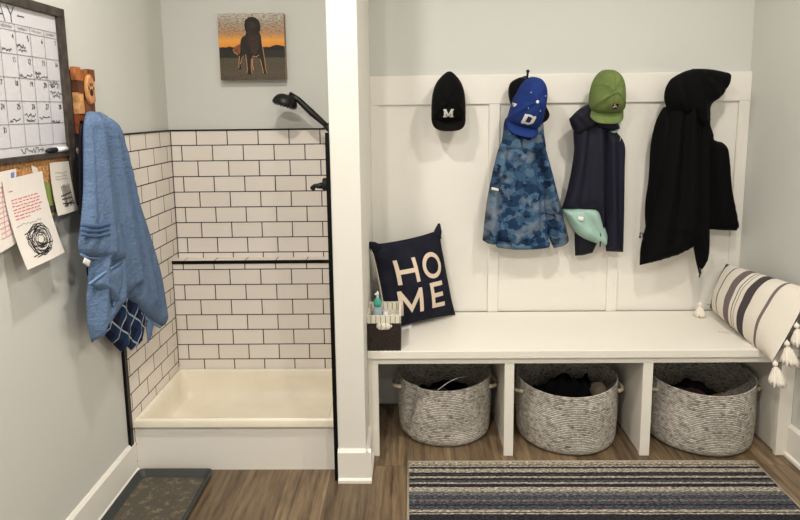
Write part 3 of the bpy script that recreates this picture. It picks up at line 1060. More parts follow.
# dry-erase marker lying on the ledge of the bar
mk = thing('dry_erase_marker', 'white marker with a black cap on the ledge under the calendar', 'marker', (XW + .012, on_board(57, 147)[0], zbt))
ya, yb2 = W(46.5, 146, X=XW + .01).y, W(66, 146.5, X=XW + .01).y
zz = zbt + .0085
ym = ya + (yb2 - ya) * .46
MB().lathe([(0, 0), (.0082, 0), (.0085, yb2 - ym), (.006, yb2 - ym + .004), (0, yb2 - ym + .004)], (XW + .0095, ym, zz), 16, axis='Y').build('barrel', 'marker_white', mk, smooth=True)
MB().lathe([(0, ya - ym), (.005, ya - ym), (.0072, ya - ym + .008), (.0088, ya - ym + .02), (.0088, 0), (.0082, .001)], (XW + .0095, ym, zz), 16, axis='Y').build('cap', 'ink_black', mk, smooth=True)


# ------------------------------------------------------------------ papers pinned to the cork
def sheet(name, label, px4, lift_top, lift_bot, mat='paper', n=10):
    """a sheet curling off the board; px4 = measured corners TL TR BR BL"""
    def pt(u, v, l_):
        p = W(u, v, X=XW + l_)
        return Vector((XW + l_, p.y, p.z))
    tl, tr = pt(*px4[0], lift_top), pt(*px4[1], lift_top)
    br, bl = pt(*px4[2], lift_bot), pt(*px4[3], lift_bot * 1.15)
    def f(a, b, off=0.):
        e = b ** 1.8
        p = (tl.lerp(tr, a)).lerp(bl.lerp(br, a), b)
        lt = lift_top + (lift_bot * (1.15 - .15 * a) - lift_top) * e
        # keep the measured outline while the lift follows the curl
        return Vector((XW + lt + off + .004 * math.sin(a * PI) * b, p.y, p.z))
    mb = MB().grid(lambda a, b: f(a, b, .0006), n, n)
    mb.grid(lambda a, b: f(a, b, -.0002), n, n)
    o = mb.build(name, mat, None, smooth=True)
    tag(o, label, 'paper')
    return o, f


def draw_on(o, f, name, lines, width, mat):
    mb = strokes(lines, width, lambda a, b: f(a, b, .0014), .05)
    return mb.build(name, mat, o)


sl, fsl = sheet('note_slip', 'small white slip whose pointed corner sticks up behind the red-lettered letter', [(31, 165), (37, 168), (49, 204), (41, 208)], .002, .006, 'paper_warm')
sl2, fsl2 = sheet('note_slip', 'narrow greenish slip peeking out between the red letter and the sketch card', [(44, 181), (52, 184), (56, 213), (50, 216)], .002, .006, 'green_card')
pa, fa = sheet('printed_sheet', 'white sheet with pale pink print and a blue side stripe, cut by the photo edge', [(-26, 178), (16, 168.5), (21, 240), (-20, 264)], .004, .022, 'paper')
pb_, fb_ = sheet('letter_sheet', 'white letter with red lines of text and a black scribbled drawing', [(2, 180.5), (42, 171), (64.5, 252), (27.5, 270)], .010, .052, 'paper')
pc, fc = sheet('sketch_card', 'small tall card with a black pencil sketch pinned near the towel', [(49.5, 163), (68.5, 161), (78, 209.5), (58, 216)], .006, .024, 'paper_warm')
rnd = random.Random(11)
ln = []
draw_on(pa, fa, 'blue_stripe', [[(.9, .04), (.92, .5), (.93, .97)]], .09, 'ink_blue')
for k in range(11):
    b = .2 + k * .065
    ln.append([(.5 + .03 * i, b + rnd.uniform(-.006, .006)) for i in range(int(rnd.uniform(8, 12)))])
draw_on(pa, fa, 'pink_print', ln, .014, 'ink_pink')
draw_on(pa, fa, 'pink_rules', [[(.5, .2 + k * .13), (.84, .2 + k * .13)] for k in range(6)] + [[(.62, .2), (.62, .85)], [(.75, .2), (.75, .85)]], .008, 'ink_red')
ln = [[(.1 + .01 * i, .14) for i in range(10)]]
for k in range(7):
    b = .24 + k * .036
    a = .12
    while a < (.76 if k < 6 else .45):
        wl = rnd.uniform(.04, .11)
        ln.append([(a, b + rnd.uniform(-.003, .003)), (a + wl * .5, b + rnd.uniform(-.004, .004)), (a + wl, b)])
        a += wl + .022
draw_on(pb_, fb_, 'red_heading', ln[:1], .011, 'ink_red')
draw_on(pb_, fb_, 'red_text', ln[1:], .011, 'ink_red')
draw_on(pb_, fb_, 'pencil_note', [scribble(.1, .52, .6, .03, 14, rnd)], .008, 'pencil')
ln = []
for k in range(9):
    r_ = .05 + .018 * k
    ln.append([(.52 + r_ * 1.5 * math.cos(t / 9 * 2 * PI + k) + rnd.uniform(-.02, .02), .74 + r_ * .95 * math.sin(t / 9 * 2 * PI + k) + rnd.uniform(-.01, .01)) for t in range(11)])
ln += [[(.22, .66), (.28, .86)], [(.26, .64), (.32, .88)], [(.3, .64), (.34, .9)], [(.24, .7), (.34, .7)], [(.22, .9), (.7, .88)], [(.3, .92), (.6, .9)], [(.36, .84), (.46, .9)], [(.2, .64), (.6, .6)], [(.3, .8), (.8, .82)]]
draw_on(pb_, fb_, 'black_scribble', ln, .011, 'ink_black')
ln = [[(.4 + .05 * k + rnd.uniform(-.03, .03), .4 + rnd.uniform(0, .08)), (.42 + .05 * k, .62), (.4 + .055 * k + rnd.uniform(-.03, .03), .88)] for k in range(9)]
ln += [[(.3, .66), (.85, .62)], [(.32, .72), (.85, .72)], [(.3, .8), (.88, .84)], [(.35, .86), (.85, .78)]]
draw_on(pc, fc, 'black_sketch', ln, .022, 'ink_black')
draw_on(pc, fc, 'pencil_lines', [scribble(.2, .2 + .06 * k, .6, .03, 9, rnd) for k in range(3)], .012, 'pencil')

# ------------------------------------------------------------------ patchwork rack with towels
XRK = XLW + .030
zr1, zr0 = W(82, 67.5, X=XRK).z, 1.475
yk0, yk1 = W(76, 90, X=XRK).y, W(94, 90, X=XRK).y
rack = thing('towel_rack', 'patchwork wood hook board with an oval paw-print plaque', 'hook rack', (XLW, (yk0 + yk1) / 2, zr0))
cw = (yk1 - yk0) / 3
cols = [[('wood_light', .28), ('wood_mid', .0)], [('wood_mid', .22), ('wood_red', .0)], [('wood_light', .3), ('wood_mid', 0)]]
lay = [[(0, .30, 'wood_red'), (.30, .62, 'wood_light'), (.62, .80, 'wood_dark'), (.80, 1., 'wood_mid')],
       [(0, .22, 'wood_dark'), (.22, .5, 'wood_red'), (.5, .78, 'wood_dark'), (.78, .97, 'wood_mid')],
       [(0, .3, 'wood_light'), (.3, .48, 'wood_dark'), (.48, .8, 'wood_mid'), (.8, .985, 'wood_red')]]
MB().box((XLW, yk0 + .002, zr0), (XLW + .014, yk1 - .002, zr1 - .01)).build('back_board', 'wood_dark', rack)
for k, colm in enumerate(lay):
    for j, (a, b, mt) in enumerate(colm):
        MB().box((XLW + .014, yk0 + k * cw + .0006, zr0 + (zr1 - zr0) * a + .0006), (XRK + .004 * ((j + k) % 3), yk0 + (k + 1) * cw - .0006, zr0 + (zr1 - zr0) * b)).build('wood_block', mt, rack, bevel=.001)
oc = W(89.2, 89.5, X=XRK + .012)
ov = MB().lathe([(.5, 0), (1., 0), (1., .008), (.93, .011), (0, .011)], (XRK + .009, oc.y, oc.z), 40, .027, .053, 'X').build('paw_plaque', 'plaque_wood', rack, smooth=False)
pw_ = MB()
def oval(cy_, cz_, ry, rz):
    n_ = 18
    vs_ = [(XRK + .0206, oc.y + cy_ + ry * math.cos(2 * PI * k / n_), oc.z + cz_ + rz * math.sin(2 * PI * k / n_)) for k in range(n_)]
    pw_.add(vs_, [tuple(range(n_))])
oval(0, -.011, .012, .013)
for cy_, cz_ in ((-.016, .004), (-.006, .017), (.006, .017), (.016, .004)): oval(cy_, cz_, .0045, .0075)
pw_.build('paw_print', 'burnt', ov)
hks = []
for yy in (yk0 + .012, (yk0 + yk1) / 2, yk1 - .03):
    hz_ = zr0 + .035
    hkm = MB().tube([(XRK, yy, hz_ + .01), (XRK + .022, yy, hz_), (XRK + .034, yy, hz_ + .008), (XRK + .038, yy, hz_ + .024)], [.005, .0045, .004, .005], 10)
    hks.append(hkm.build('hook', 'black_metal', rack, smooth=True))

# blue bath towel: three hanging layers, band, label; navy plaid towel behind
plt = thing('plaid_towel', 'navy plaid towel with pale check lines hanging behind the blue bath towel', 'towel', W(120, 200, X=XLW + .06))
cloth('towel_body', 'plaid_cloth', [(80, 150, 1), (86, 118, 1), (98, 116), (108, 150), (118, 220), (130, 285), (141, 303), (142, 322), (139, 340), (131, 350.5, 1), (124.5, 345), (121, 352.5, 1), (112, 343), (104, 334), (92, 306), (84, 250), (80, 200)],
      XLW + .05, .016, .02, [([(128, 280), (136, 344)], .008, .02), ([(116, 280), (122, 346)], .008, .015), ([(122, 290), (130, 346)], -.006, .012)], plt, .012, .004, side='X')
cloth('towel_edge', 'navy_nylon', [(79, 128), (81.5, 124), (82.5, 150), (82, 190), (81.5, 215), (79.5, 214), (78.5, 180)], XLW + .05, .01, .02, (), plt, .01, .002, side='X')
tw = thing('bath_towel', 'bunched sky-blue terry bath towel hanging from the patchwork hook board', 'towel', W(110, 200, X=XLW + .09))
cloth('back_fold', 'terry_blue', [(96, 113), (104, 115), (111, 124), (120, 150), (128, 177), (137, 207), (150, 249), (158.5, 284), (163.5, 317), (160.5, 327, 1), (150, 321), (139, 311), (126, 296), (116, 260), (106, 200), (97, 140)],
      XLW + .062, .034, .05, [([(108, 122), (124, 190), (146, 300)], 0.0180, 0.0153), ([(104, 125), (116, 190), (134, 290)], -0.0210, 0.0170), ([(112, 128), (134, 215), (156, 312)], -0.0090, 0.0136)], tw, .012, .005, side='X', seed=2.)
cloth('fold_tip', 'terry_blue', [(146, 317), (152, 321), (150, 333), (147.5, 343, 1), (146.5, 332)], XLW + .058, .01, .02, (), tw, .008, .002, side='X')
cloth('middle_fold', 'terry_blue', [(86, 113), (92, 111.5), (99, 114), (107, 128), (113, 160), (124, 210), (134, 250), (139.5, 285, 1), (129, 290), (121, 296), (117, 306), (108, 320), (99, 332), (91.5, 342.5, 1), (87.5, 326), (86, 300), (88, 270), (84, 235), (83, 170), (83, 130)],
      XLW + .082, .034, .045, [([(100, 120), (112, 180), (130, 280)], 0.0210, 0.0136), ([(96, 120), (105, 180), (120, 290)], -0.0180, 0.0136), ([(98, 240), (94, 290), (92, 336)], 0.0180, 0.0119), ([(106, 240), (104, 290), (98, 330)], -0.0180, 0.0102), ([(112, 240), (113, 300)], 0.0150, 0.0102)], tw, .012, .005, side='X', seed=5.)
fl_, _ = cloth('folded_flap', 'terry_blue', [(88.5, 283.5, 1), (103, 273), (121.5, 261.5, 1), (120, 284), (113, 306, 1), (108, 297), (99, 291)], XLW + .112, .014, .03, [([(95, 283), (108, 290), (114, 300)], 0.0120, 0.0085)], tw, .01, .003, side='X', seed=7.)
fr_, _ = cloth('front_fold', 'terry_blue', [(84, 121), (88, 113.5), (93, 113), (99, 128), (106.5, 168), (112.5, 215), (117, 240), (121.5, 261, 1), (110, 262.5), (98, 258), (88, 257.5), (80.5, 254), (78, 246), (80.5, 222), (83, 190), (83.5, 150)],
      XLW + .104, .030, .035, [([(92, 120), (98, 180), (105, 250)], 0.0120, 0.0153), ([(88, 130), (90, 190), (91, 250)], -0.0090, 0.0102)], tw, .012, .005, side='X', seed=9.)
for q_ in ((223, 226.5), (228.5, 231), (233, 236)):
    cloth('woven_band', 'terry_band', [(80.6, q_[0]), (97, q_[0] + 1.5), (114, q_[0] - 2.5), (115, q_[1] - 2.5), (97, q_[1] + 1.5), (80.2, q_[1])], XLW + .1375, .004, .01, (), fr_, .01, .001, side='X')
cloth('hem_edge', 'terry_hem', [(139, 311), (150, 320), (160.5, 326), (160.3, 328.5), (149.5, 323), (138.5, 313.5)], XLW + .066, .010, .01, (), tw, .01, .001, side='X')
def hem(pts, x):
    MB().tube([W(u, v, X=x) for u, v in pts], .0042, 8).build('hem', 'terry_hem', tw, smooth=True)


hem([(89, 284), (103, 273.5), (121.2, 262)], XLW + .124)
hem([(121.2, 262), (120, 284), (113.2, 305.5)], XLW + .120)
hem([(139.3, 285.5), (129, 290.5), (121.5, 296.3), (117.3, 306)], XLW + .088)
hem([(80.6, 254), (88, 257.7), (98, 258.3), (110, 262.7), (121.2, 261.4)], XLW + .110)
cloth('care_label', 'towel_tag', [(84.5, 257.5, 1), (90.5, 261, 1), (88.5, 266.5, 1), (82.5, 263, 1)], XLW + .126, .002, .01, (), tw, .006, .0, side='X', edge=.001)

# ------------------------------------------------------------------ bench
bench = thing('mudroom_bench', 'long white built-in bench with three open cubbies under the coat hooks', 'bench', ((PXR + XR) / 2, YB, 0))
MB().box((PXR + .001, YB, ZB - .036), (XR - .001, YN - .001, ZB)).build('bench_top', 'bench_paint', bench, bevel=.003)
MB().box((PXR + .001, YD, .438), (XR - .001, YD + .02, ZB - .036)).build('apron', 'bench_paint', bench)
for a, b in ((.4083, .4503), (1.0148, 1.058)):
    MB().box((a, YD, 0), (b, YD + .02, .438)).box((a + .006, YD + .02, 0), (b - .006, YNW - .016, .466)).build('divider', 'bench_paint', bench, bevel=.0015)
MB().box((PXR + .001, YD, 0), (-.150, YD + .02, .438)).build('end_post', 'bench_paint', bench, bevel=.0015)
MB().box((1.617, YD, 0), (XR - .001, YD + .02, .438)).box((1.632, YD + .02, 0), (XR - .001, YNW - .016, .466)).build('end_post', 'bench_paint', bench, bevel=.0015)

# ------------------------------------------------------------------ coat hooks on the rail
hook_lab = ['black coat hook hidden behind the black M cap', 'black coat hook with ball tips showing above the blue cap', 'black coat hook hidden behind the green cap', 'black coat hook under the hood of the black jacket']
hx = [W(450, 80, Y=2.97).x, W(526.5, 80, Y=2.97).x, W(606, 80, Y=2.97).x, W(690, 80, Y=2.97).x]
hzz = 1.668
hook = thing('coat_hook', hook_lab[0], 'coat hook', (hx[0], YN - .002, hzz), 'coat hooks on the white rail')
hx0 = hx[0]
MB().lathe([(0, -.006), (.019, -.006), (.022, -.003), (.022, 0)], (hx0, YN - .002, hzz), 24, axis='Y', sy=1.5).build('base_plate', 'matte_black', hook, smooth=True)
up = MB().tube([(hx0, YN - .006, hzz + .01), (hx0, YN - .03, hzz + .008), (hx0, YN - .055, hzz + .02), (hx0, YN - .068, hzz + .046)], [.006, .006, .0055, .005], 10)
up.ball((hx0, YN - .069, hzz + .05), .009)
up.build('upper_prong', 'matte_black', hook, smooth=True)
for sx in (-1, 1):
    lp = MB().tube([(hx0, YN - .006, hzz - .01), (hx0 + sx * .012, YN - .025, hzz - .02), (hx0 + sx * .02, YN - .04, hzz - .012), (hx0 + sx * .024, YN - .046, hzz + .004)], [.006, .0055, .005, .005], 10)
    lp.ball((hx0 + sx * .024, YN - .047, hzz + .008), .008)
    lp.build('lower_prong', 'matte_black', hook, smooth=True)
for k in (1, 2, 3): copy_tree(hook, (hx[k], YN - .002, hzz if k != 1 else hzz + .006), hook_lab[k])


# ------------------------------------------------------------------ caps
def cap(label, px_mid, px_top, px_bot, half, ybase, roll, mats, H=.115, pinch=.25, brim=.095, apex=(.0, .06), zu=None, top_shift=0., name='baseball_cap', logo=None, eyes=True, stitch=None):
    """a cap hung by its strap: dome towards the room, brim hanging down"""
    ctr = W(*px_mid, Y=ybase)
    L = (W(*px_top, Y=ybase) - W(*px_bot, Y=ybase)).length
    zu = L - brim if zu is None else zu
    c, s = math.cos(roll), math.sin(roll)
    root = thing(name, label, 'cap', (ctr.x, ybase, ctr.z))

    def place(x, z, y): return (ctr.x + c * x + s * z, ybase - y, ctr.z - s * x + c * z)

    def outline(t):
        co_, si = math.cos(t), math.sin(t)
        z = zu * max(0, si) - .042 * max(0, -si) ** .8
        x = half * math.copysign(abs(co_) ** .62, co_)
        if si > 0:
            z = zu * si ** .92
            x = x * (1 - pinch * si ** 5) + top_shift * si ** 3
        return x, z

    def crown_pt(r, t, inset=0.):
        ox, oz = outline(t)
        x = apex[0] * (1 - r * r) + ox * r
        z = apex[1] * (1 - r * r) + oz * r
        y = H * (1 - r ** 2.6) ** .62
        y += .004 * math.sin(t * 5 + r * 4) * r * (1 - r) * 4
        y += .022 * max(0, -math.sin(t)) * r ** 3      # the front edge stands off the wall
        return place(x * (1 - inset), z * (1 - inset), y - inset * .1)
    NR, NT = 18, 60
    mb = MB()
    vs = [crown_pt(0.0001, 0)] + [crown_pt(i / NR, 2 * PI * k / NT) for i in range(1, NR + 1) for k in range(NT)]
    fs = [(0, 1 + k, 1 + (k + 1) % NT) for k in range(NT)]
    fs += [(1 + (i - 1) * NT + k, 1 + i * NT + k, 1 + i * NT + (k + 1) % NT, 1 + (i - 1) * NT + (k + 1) % NT) for i in range(1, NR) for k in range(NT)]
    mb.add(vs, fs)
    # inside face so the cap is a real shell
    vin = [crown_pt(0.0001, 0, .03)] + [crown_pt(i / NR, 2 * PI * k / NT, .03) for i in range(1, NR + 1) for k in range(NT)]
    o = len(mb.v)
    mb.add(vin, [tuple(reversed(f)) for f in fs])
    e0 = 1 + (NR - 1) * NT
    for k in range(NT):
        mb.f.append((e0 + k, o + e0 + k, o + e0 + (k + 1) % NT, e0 + (k + 1) % NT))
        mb.mi.append(0)
    crown = mb.build('crown', mats[0], root, smooth=True)
    bv = mb.bvh()
    # brim: curved plate from the front edge of the crown
    NB = 28
    def brim_pt(t, q, off):
        ang = 1.5 * PI + t * PI * .47
        ox, oz = outline(ang)
        bx = half * 1.0 * math.copysign(abs(math.sin(t * PI * .5)) ** .72, t)
        bz = -brim * abs(math.cos(t * PI * .5)) ** .5 + .002
        x, z = ox + (bx - ox) * q, oz + (bz - oz) * q
        y = .024 * max(0, -math.sin(ang)) + .022 * q * math.cos(t * PI / 2) + .012 * (1 - t * t) - .012 * t * t
        return place(x, z + .003 * (1 - q), y + off)
    bm_ = MB().grid(lambda a, b: brim_pt(a * 2 - 1, b, .002), NB, 8)
    bm_.grid(lambda a, b: brim_pt(a * 2 - 1, b, -.002), NB, 8)
    o2 = (NB + 1) * 9
    for i in range(NB):
        a = 8 * (NB + 1) + i
        bm_.f.append((a, a + 1, o2 + a + 1, o2 + a)); bm_.mi.append(0)
    bo = bm_.build('brim', mats[1], root, smooth=True)
    bq = bm_.bvh()

    def hit(x, z, off, tree=bv):
        p = place(x, z, .5)
        h = tree.ray_cast(Vector(p), Vector((0, 1, 0)))
        return (p[0], (h[0].y if h[0] else ybase - .05) - off, p[2])
    # button and eyelets, seams
    ap = place(apex[0], apex[1], H + .001)
    MB().ball(ap, .0075, 14, (1, .5, 1)).build('top_button', mats[2], root, smooth=True)
    if eyes:
        for t in (PI * .18, PI * .82, PI * 1.3, PI * 1.7):
            p = crown_pt(.48, t)
            MB().ball((p[0], p[1] - .001, p[2]), .0026, 8).build('eyelet', mats[2], root, smooth=True)
    se = MB()
    for k in range(6):
        t = PI / 2 + k * PI / 3
        se.tube([Vector(crown_pt(.06 + .9 * i / 14, t)) + Vector((0, -.0002, 0)) for i in range(15)], .0008, 6)
    se.build('seam', stitch or mats[0], crown, smooth=True)
    if logo: logo(root, crown, hit)
    return root


def m_logo(root, crown, hit):
    pl = lambda a, b: hit(a, b, .0022)
    L = []
    x0_, z0_, w_, h_ = -.028, -.019, .043, .037
    P_ = lambda a, b: (x0_ + a * w_, z0_ + b * h_)
    for a, b, wd in (((.14, .02), (.14, .98), .010), ((.86, .02), (.86, .98), .010), ((.16, .92), (.5, .14), .0085), ((.84, .92), (.5, .14), .0085), ((-.06, .07), (.36, .07), .006), ((.64, .07), (1.06, .07), .006), ((-.06, .93), (.26, .93), .006), ((.74, .93), (1.06, .93), .006)):
        L.append(([P_(*a), P_(*b)], wd))
    strokes(L, .008, pl, .003).build('letter_emblem', 'thread_white', root)


def d_logo(root, crown, hit):
    pl = lambda a, b: hit(a, b, .0022)
    P_ = lambda a, b: (-.024 + a * .052 + b * .004, -.020 + b * .038)
    L = [([P_(.12, -.02), P_(.12, 1.02)], .017), ([P_(-.04, .95), P_(.42, .99), P_(.72, .86), P_(.95, .98)], .0095), ([P_(.86, .98), P_(.86, .2)], .016), ([P_(.9, .2), P_(.62, .0), P_(.3, .04), P_(.0, -.02)], .0095)]
    strokes(L, .01, pl, .003).build('letter_emblem', 'thread_white', root)
    q_ = lambda a, b: hit(a, b, .0026)
    strokes([([P_(.5, .2), P_(.56, .8)], .012), ([P_(.42, .24), P_(.44, .72)], .006)], .01, q_, .003).build('letter_counter', 'navy_stitch', root)
    sd = lambda a, b: hit(a, b, .0022)
    strokes([([(-.078, .046), (-.071, .060)], .012), ([(-.072, .044), (-.066, .058)], .005)], .008, sd, .003).build('side_emblem', 'thread_white', root)


def patch_logo(root, crown, hit):
    pl = lambda a, b: hit(a, b, .0020)
    cx_, cz_ = .012, -.008
    r_ = .0165
    sq = []
    for sx, sy in ((1, 1), (-1, 1), (-1, -1), (1, -1)):
        for k in range(4):
            t = math.atan2(sy, sx) - PI / 4 + PI / 2 * k / 3
            sq.append((cx_ + sx * r_ * .62 + r_ * .36 * math.cos(t), cz_ + sy * r_ * .55 + r_ * .36 * math.sin(t)))
    filled(sq, pl, .004, False).build('patch', 'ink_black', root)
    pl2 = lambda a, b: hit(a, b, .0028)
    strokes([(sq + [sq[0]], .0012)], .0012, pl2, .003).build('patch_border', 'thread_gold', root)
    # small leaping animal emblem
    an = [([(cx_ - .0095, cz_ - .004), (cx_ - .003, cz_ + .001), (cx_ + .005, cz_ + .002)], .0042), ([(cx_ + .004, cz_ + .002), (cx_ + .009, cz_ - .004)], .002), ([(cx_ - .003, cz_ + .002), (cx_ - .006, cz_ + .008), (cx_ - .002, cz_ + .0105)], .002),
          ([(cx_ - .009, cz_ - .004), (cx_ - .011, cz_ - .008)], .0018), ([(cx_ + .002, cz_ + .001), (cx_ + .0, cz_ - .006)], .0018)]
    strokes(an, .003, pl2, .003).build('patch_emblem', 'thread_white', root)


cap('black baseball cap with a white block M hanging alone at the bench end', (448.5, 113), (449.5, 71.5), (449, 131.5), .083, 2.925, .0, ('cap_black', 'cap_black_brim', 'cap_black'), pinch=.62, brim=.088, apex=(.0, .055), top_shift=.004, logo=m_logo)
cap('dark cap mostly hidden behind the blue cap, only its dark edges showing', (531, 112), (525, 85), (541, 133), .078, 2.950, -.45, ('cap_black', 'cap_black_brim', 'cap_black'), H=.07, pinch=.1, brim=.07, apex=(0, .04), eyes=False)
cap('royal blue baseball cap with a white letter D over the camouflage jacket', (524.5, 119), (532, 78), (522, 138), .082, 2.905, .24, ('cap_blue', 'cap_blue', 'thread_white'), H=.125, pinch=.28, brim=.085, apex=(.015, .085), logo=d_logo, stitch='navy_stitch')
cap('olive green cap with a small black patch over the navy jacket', (606, 105), (606.5, 70.5), (604.5, 125), .084, 2.895, .02, ('cap_green', 'cap_green', 'cap_green'), H=.12, pinch=.25, brim=.09, apex=(.0, .055), logo=patch_logo, stitch='green_stitch', eyes=True)

# ------------------------------------------------------------------ camouflage jacket
ZS = 1.6
cj = thing('camo_jacket', 'blue camouflage fleece jacket hanging below the blue cap', 'jacket', (W(526, 180, Y=2.93).x, 2.95, W(526, 248, Y=2.93).z))
cloth('body', 'camo_fleece', [(506, 132, 1), (522, 128), (540, 130, 1), (546, 150), (549, 175), (549, 215), (548, 244, 1), (536, 247.5), (516, 247.5), (498, 245, 1), (494, 225), (496, 190), (500, 160), (503, 145)],
      2.955, .055, .07, [([(516, 150), (518, 200), (514, 245)], 0.0180, 0.0160), ([(533, 150), (540, 190), (541, 225)], -0.0300, 0.0144), ([(524, 140), (527, 200), (527, 246)], 0.0180, 0.0128), ([(508, 170), (506, 210), (508, 244)], -0.0180, 0.0128), ([(545, 190), (545, 215)], -0.0270, 0.0096)], cj, .012, .007, seed=1.)
cloth('waistband', 'camo_fleece', [(497, 241), (520, 243), (548, 240.5), (549, 247), (536, 249), (516, 249.5), (497, 247)], 2.91, .016, .015, (), cj, .01, .004, seed=2.)
cloth('sleeve', 'camo_fleece', [(503, 140), (508, 146), (507, 175), (504, 205), (500, 232), (497, 244), (488, 243.5, 1), (482.5, 240, 1), (484, 225), (487, 200), (493, 170), (498, 150)],
      2.935, .05, .05, [([(497, 175), (492, 205), (491, 238)], 0.0180, 0.0112), ([(502, 180), (497, 215)], -0.0180, 0.0080)], cj, .012, .006, seed=3.)
cloth('sleeve', 'camo_fleece', [(541, 136), (546, 150), (552, 172), (559, 200), (565, 225), (568.5, 241), (563, 246, 1), (554, 248, 1), (549, 238), (546, 215), (543, 185), (538, 155)],
      2.930, .05, .05, [([(547, 165), (553, 200), (559, 240)], 0.0210, 0.0112), ([(543, 180), (549, 215), (553, 240)], -0.0180, 0.0080)], cj, .012, .006, seed=4.)
hd1, _ = cloth('collar', 'camo_fleece', [(506, 118), (524, 112), (541, 116), (544, 134), (545, 152), (528, 155), (512, 152), (502, 148), (503, 132)],
      2.945, .06, .05, [([(507, 152), (526, 154), (544, 151)], -0.0240, 0.0080), ([(518, 130), (517, 150)], 0.0150, 0.0080), ([(531, 130), (533, 150)], -0.0150, 0.0080)], cj, .012, .005, seed=5.)
cloth('white_pull', 'thread_white', [(491.5, 187, 1), (498.5, 188.5, 1), (498.5, 191.2, 1), (491.5, 189.8, 1)], 2.875, .004, .01, (), cj, .006, 0)

# ------------------------------------------------------------------ navy rain jacket with teal lining
nj = thing('rain_jacket', 'navy rain jacket with pale teal lining hanging below the green cap', 'jacket', (W(595, 180, Y=2.93).x, 2.95, W(595, 254, Y=2.93).z))
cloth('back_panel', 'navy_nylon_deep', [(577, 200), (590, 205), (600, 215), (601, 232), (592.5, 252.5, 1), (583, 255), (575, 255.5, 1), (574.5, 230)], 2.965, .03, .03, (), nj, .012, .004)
lining, _ = cloth('lining', 'teal_lining', [(561.5, 208, 1), (580, 207), (597, 209), (603, 222), (607.5, 236, 1), (606, 245), (596, 243), (584, 238.5), (575, 232), (569, 222), (564.5, 215)],
      2.935, .040, .04, [([(568, 213), (580, 226), (604, 240)], .012, .012), ([(585, 212), (592, 225), (600, 240)], -.012, .010), ([(574, 226), (590, 236), (604, 242)], .008, .008)], nj, .010, .006, seed=6.)
cloth('lining_label', 'towel_tag', [(578, 216, 1), (584, 217, 1), (583, 221.5, 1), (577.5, 220, 1)], 2.884, .003, .01, (), lining, .006, 0)
cloth('right_panel', 'navy_nylon', [(604, 125), (614, 130), (622, 139), (625, 148), (624.5, 170), (624, 210), (623, 252, 1), (614, 251.5), (606, 251, 1), (604.5, 230), (603, 200), (602, 160)],
      2.945, .028, .05, [([(611, 140), (612, 190), (613, 250)], .012, .012), ([(618, 145), (618, 190), (619, 245)], -.010, .010), ([(606, 140), (607, 220)], -.008, .008)], nj, .012, .004, seed=7.)
cloth('front_panel', 'navy_nylon', [(574, 128), (588, 121), (604, 122), (606.5, 140), (606, 180), (605, 215), (603.5, 246, 1), (600, 228), (596.5, 210, 1), (580, 209.5), (561.5, 208.5, 1), (566, 195), (571, 172), (574, 150)],
      2.925, .034, .06, [([(583, 130), (578, 170), (570, 205)], .012, .018), ([(592, 130), (590, 170), (588, 208)], -.008, .014), ([(599, 130), (600, 180), (601, 236)], .012, .010), ([(588, 128), (584, 175), (580, 207)], -.010, .012)], nj, .012, .004, seed=8.)
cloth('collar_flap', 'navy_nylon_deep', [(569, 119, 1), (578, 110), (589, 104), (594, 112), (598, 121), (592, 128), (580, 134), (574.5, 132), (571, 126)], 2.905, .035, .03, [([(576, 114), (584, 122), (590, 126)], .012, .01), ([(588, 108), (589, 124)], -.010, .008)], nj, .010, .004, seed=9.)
cloth('collar_flap', 'navy_nylon', [(592, 117), (604, 113), (616, 120), (620, 128.5, 1), (612, 131), (602, 129), (594, 126)], 2.9, .030, .025, [([(596, 122), (606, 124), (616, 128)], .010, .007)], nj, .010, .003, seed=10.)
zp = MB().tube([W(600.5, 232, Y=2.90), W(600.5, 240, Y=2.90), W(600, 247, Y=2.90)], [.003, .004, .003], 8)
zp.build('zip_pull', 'black_metal', nj, smooth=True)
fm = thing('face_mask', 'pale aqua cloth mask with an ear loop peeking out beside the green cap brim', 'face mask', W(616, 125, Y=2.93))
cloth('mask_body', 'mask_fabric', [(609, 117), (619, 115), (620.5, 123), (618, 131), (612, 133), (606, 126)], 2.925, .016, .02, [([(610, 120), (618, 124)], .004, .006)], fm, .008, .002)
MB().tube([W(618.5, 117, Y=2.92), W(621, 120, Y=2.915), W(622.3, 126, Y=2.915), W(621.5, 134, Y=2.915), W(619.8, 142, Y=2.92)], .0018, 8).build('ear_loop', 'thread_white', fm, smooth=True)

# ------------------------------------------------------------------ black hooded jacket
bj = thing('hooded_jacket', 'long black hooded softshell jacket on the hook nearest the right wall', 'jacket', (W(690, 170, Y=2.92).x, 2.95, W(690, 275, Y=2.92).z))
cloth('back_panel', 'black_softshell', [(690, 118), (706, 117), (711, 128), (714, 140), (721, 142), (726.5, 147), (729, 165), (731, 190), (737.5, 222.5), (736.5, 230.5, 1), (722, 230), (706, 229), (690, 230), (684, 180)],
      2.960, .045, .05, [([(714, 145), (718, 185), (722, 228)], .012, .018), ([(704, 140), (708, 190), (712, 226)], -.014, .014), ([(722, 150), (728, 200), (731, 226)], .010, .012)], bj, .012, .005, seed=11.)
cloth('sleeve', 'black_softshell', [(664, 107), (672, 112), (674, 150), (668, 190), (664, 222), (655, 240), (646, 228), (645, 205), (648.5, 178), (650.5, 145), (656, 121)],
      2.945, .05, .05, [([(663, 120), (658, 170), (653, 225)], .014, .014)], bj, .012, .004, seed=12.)
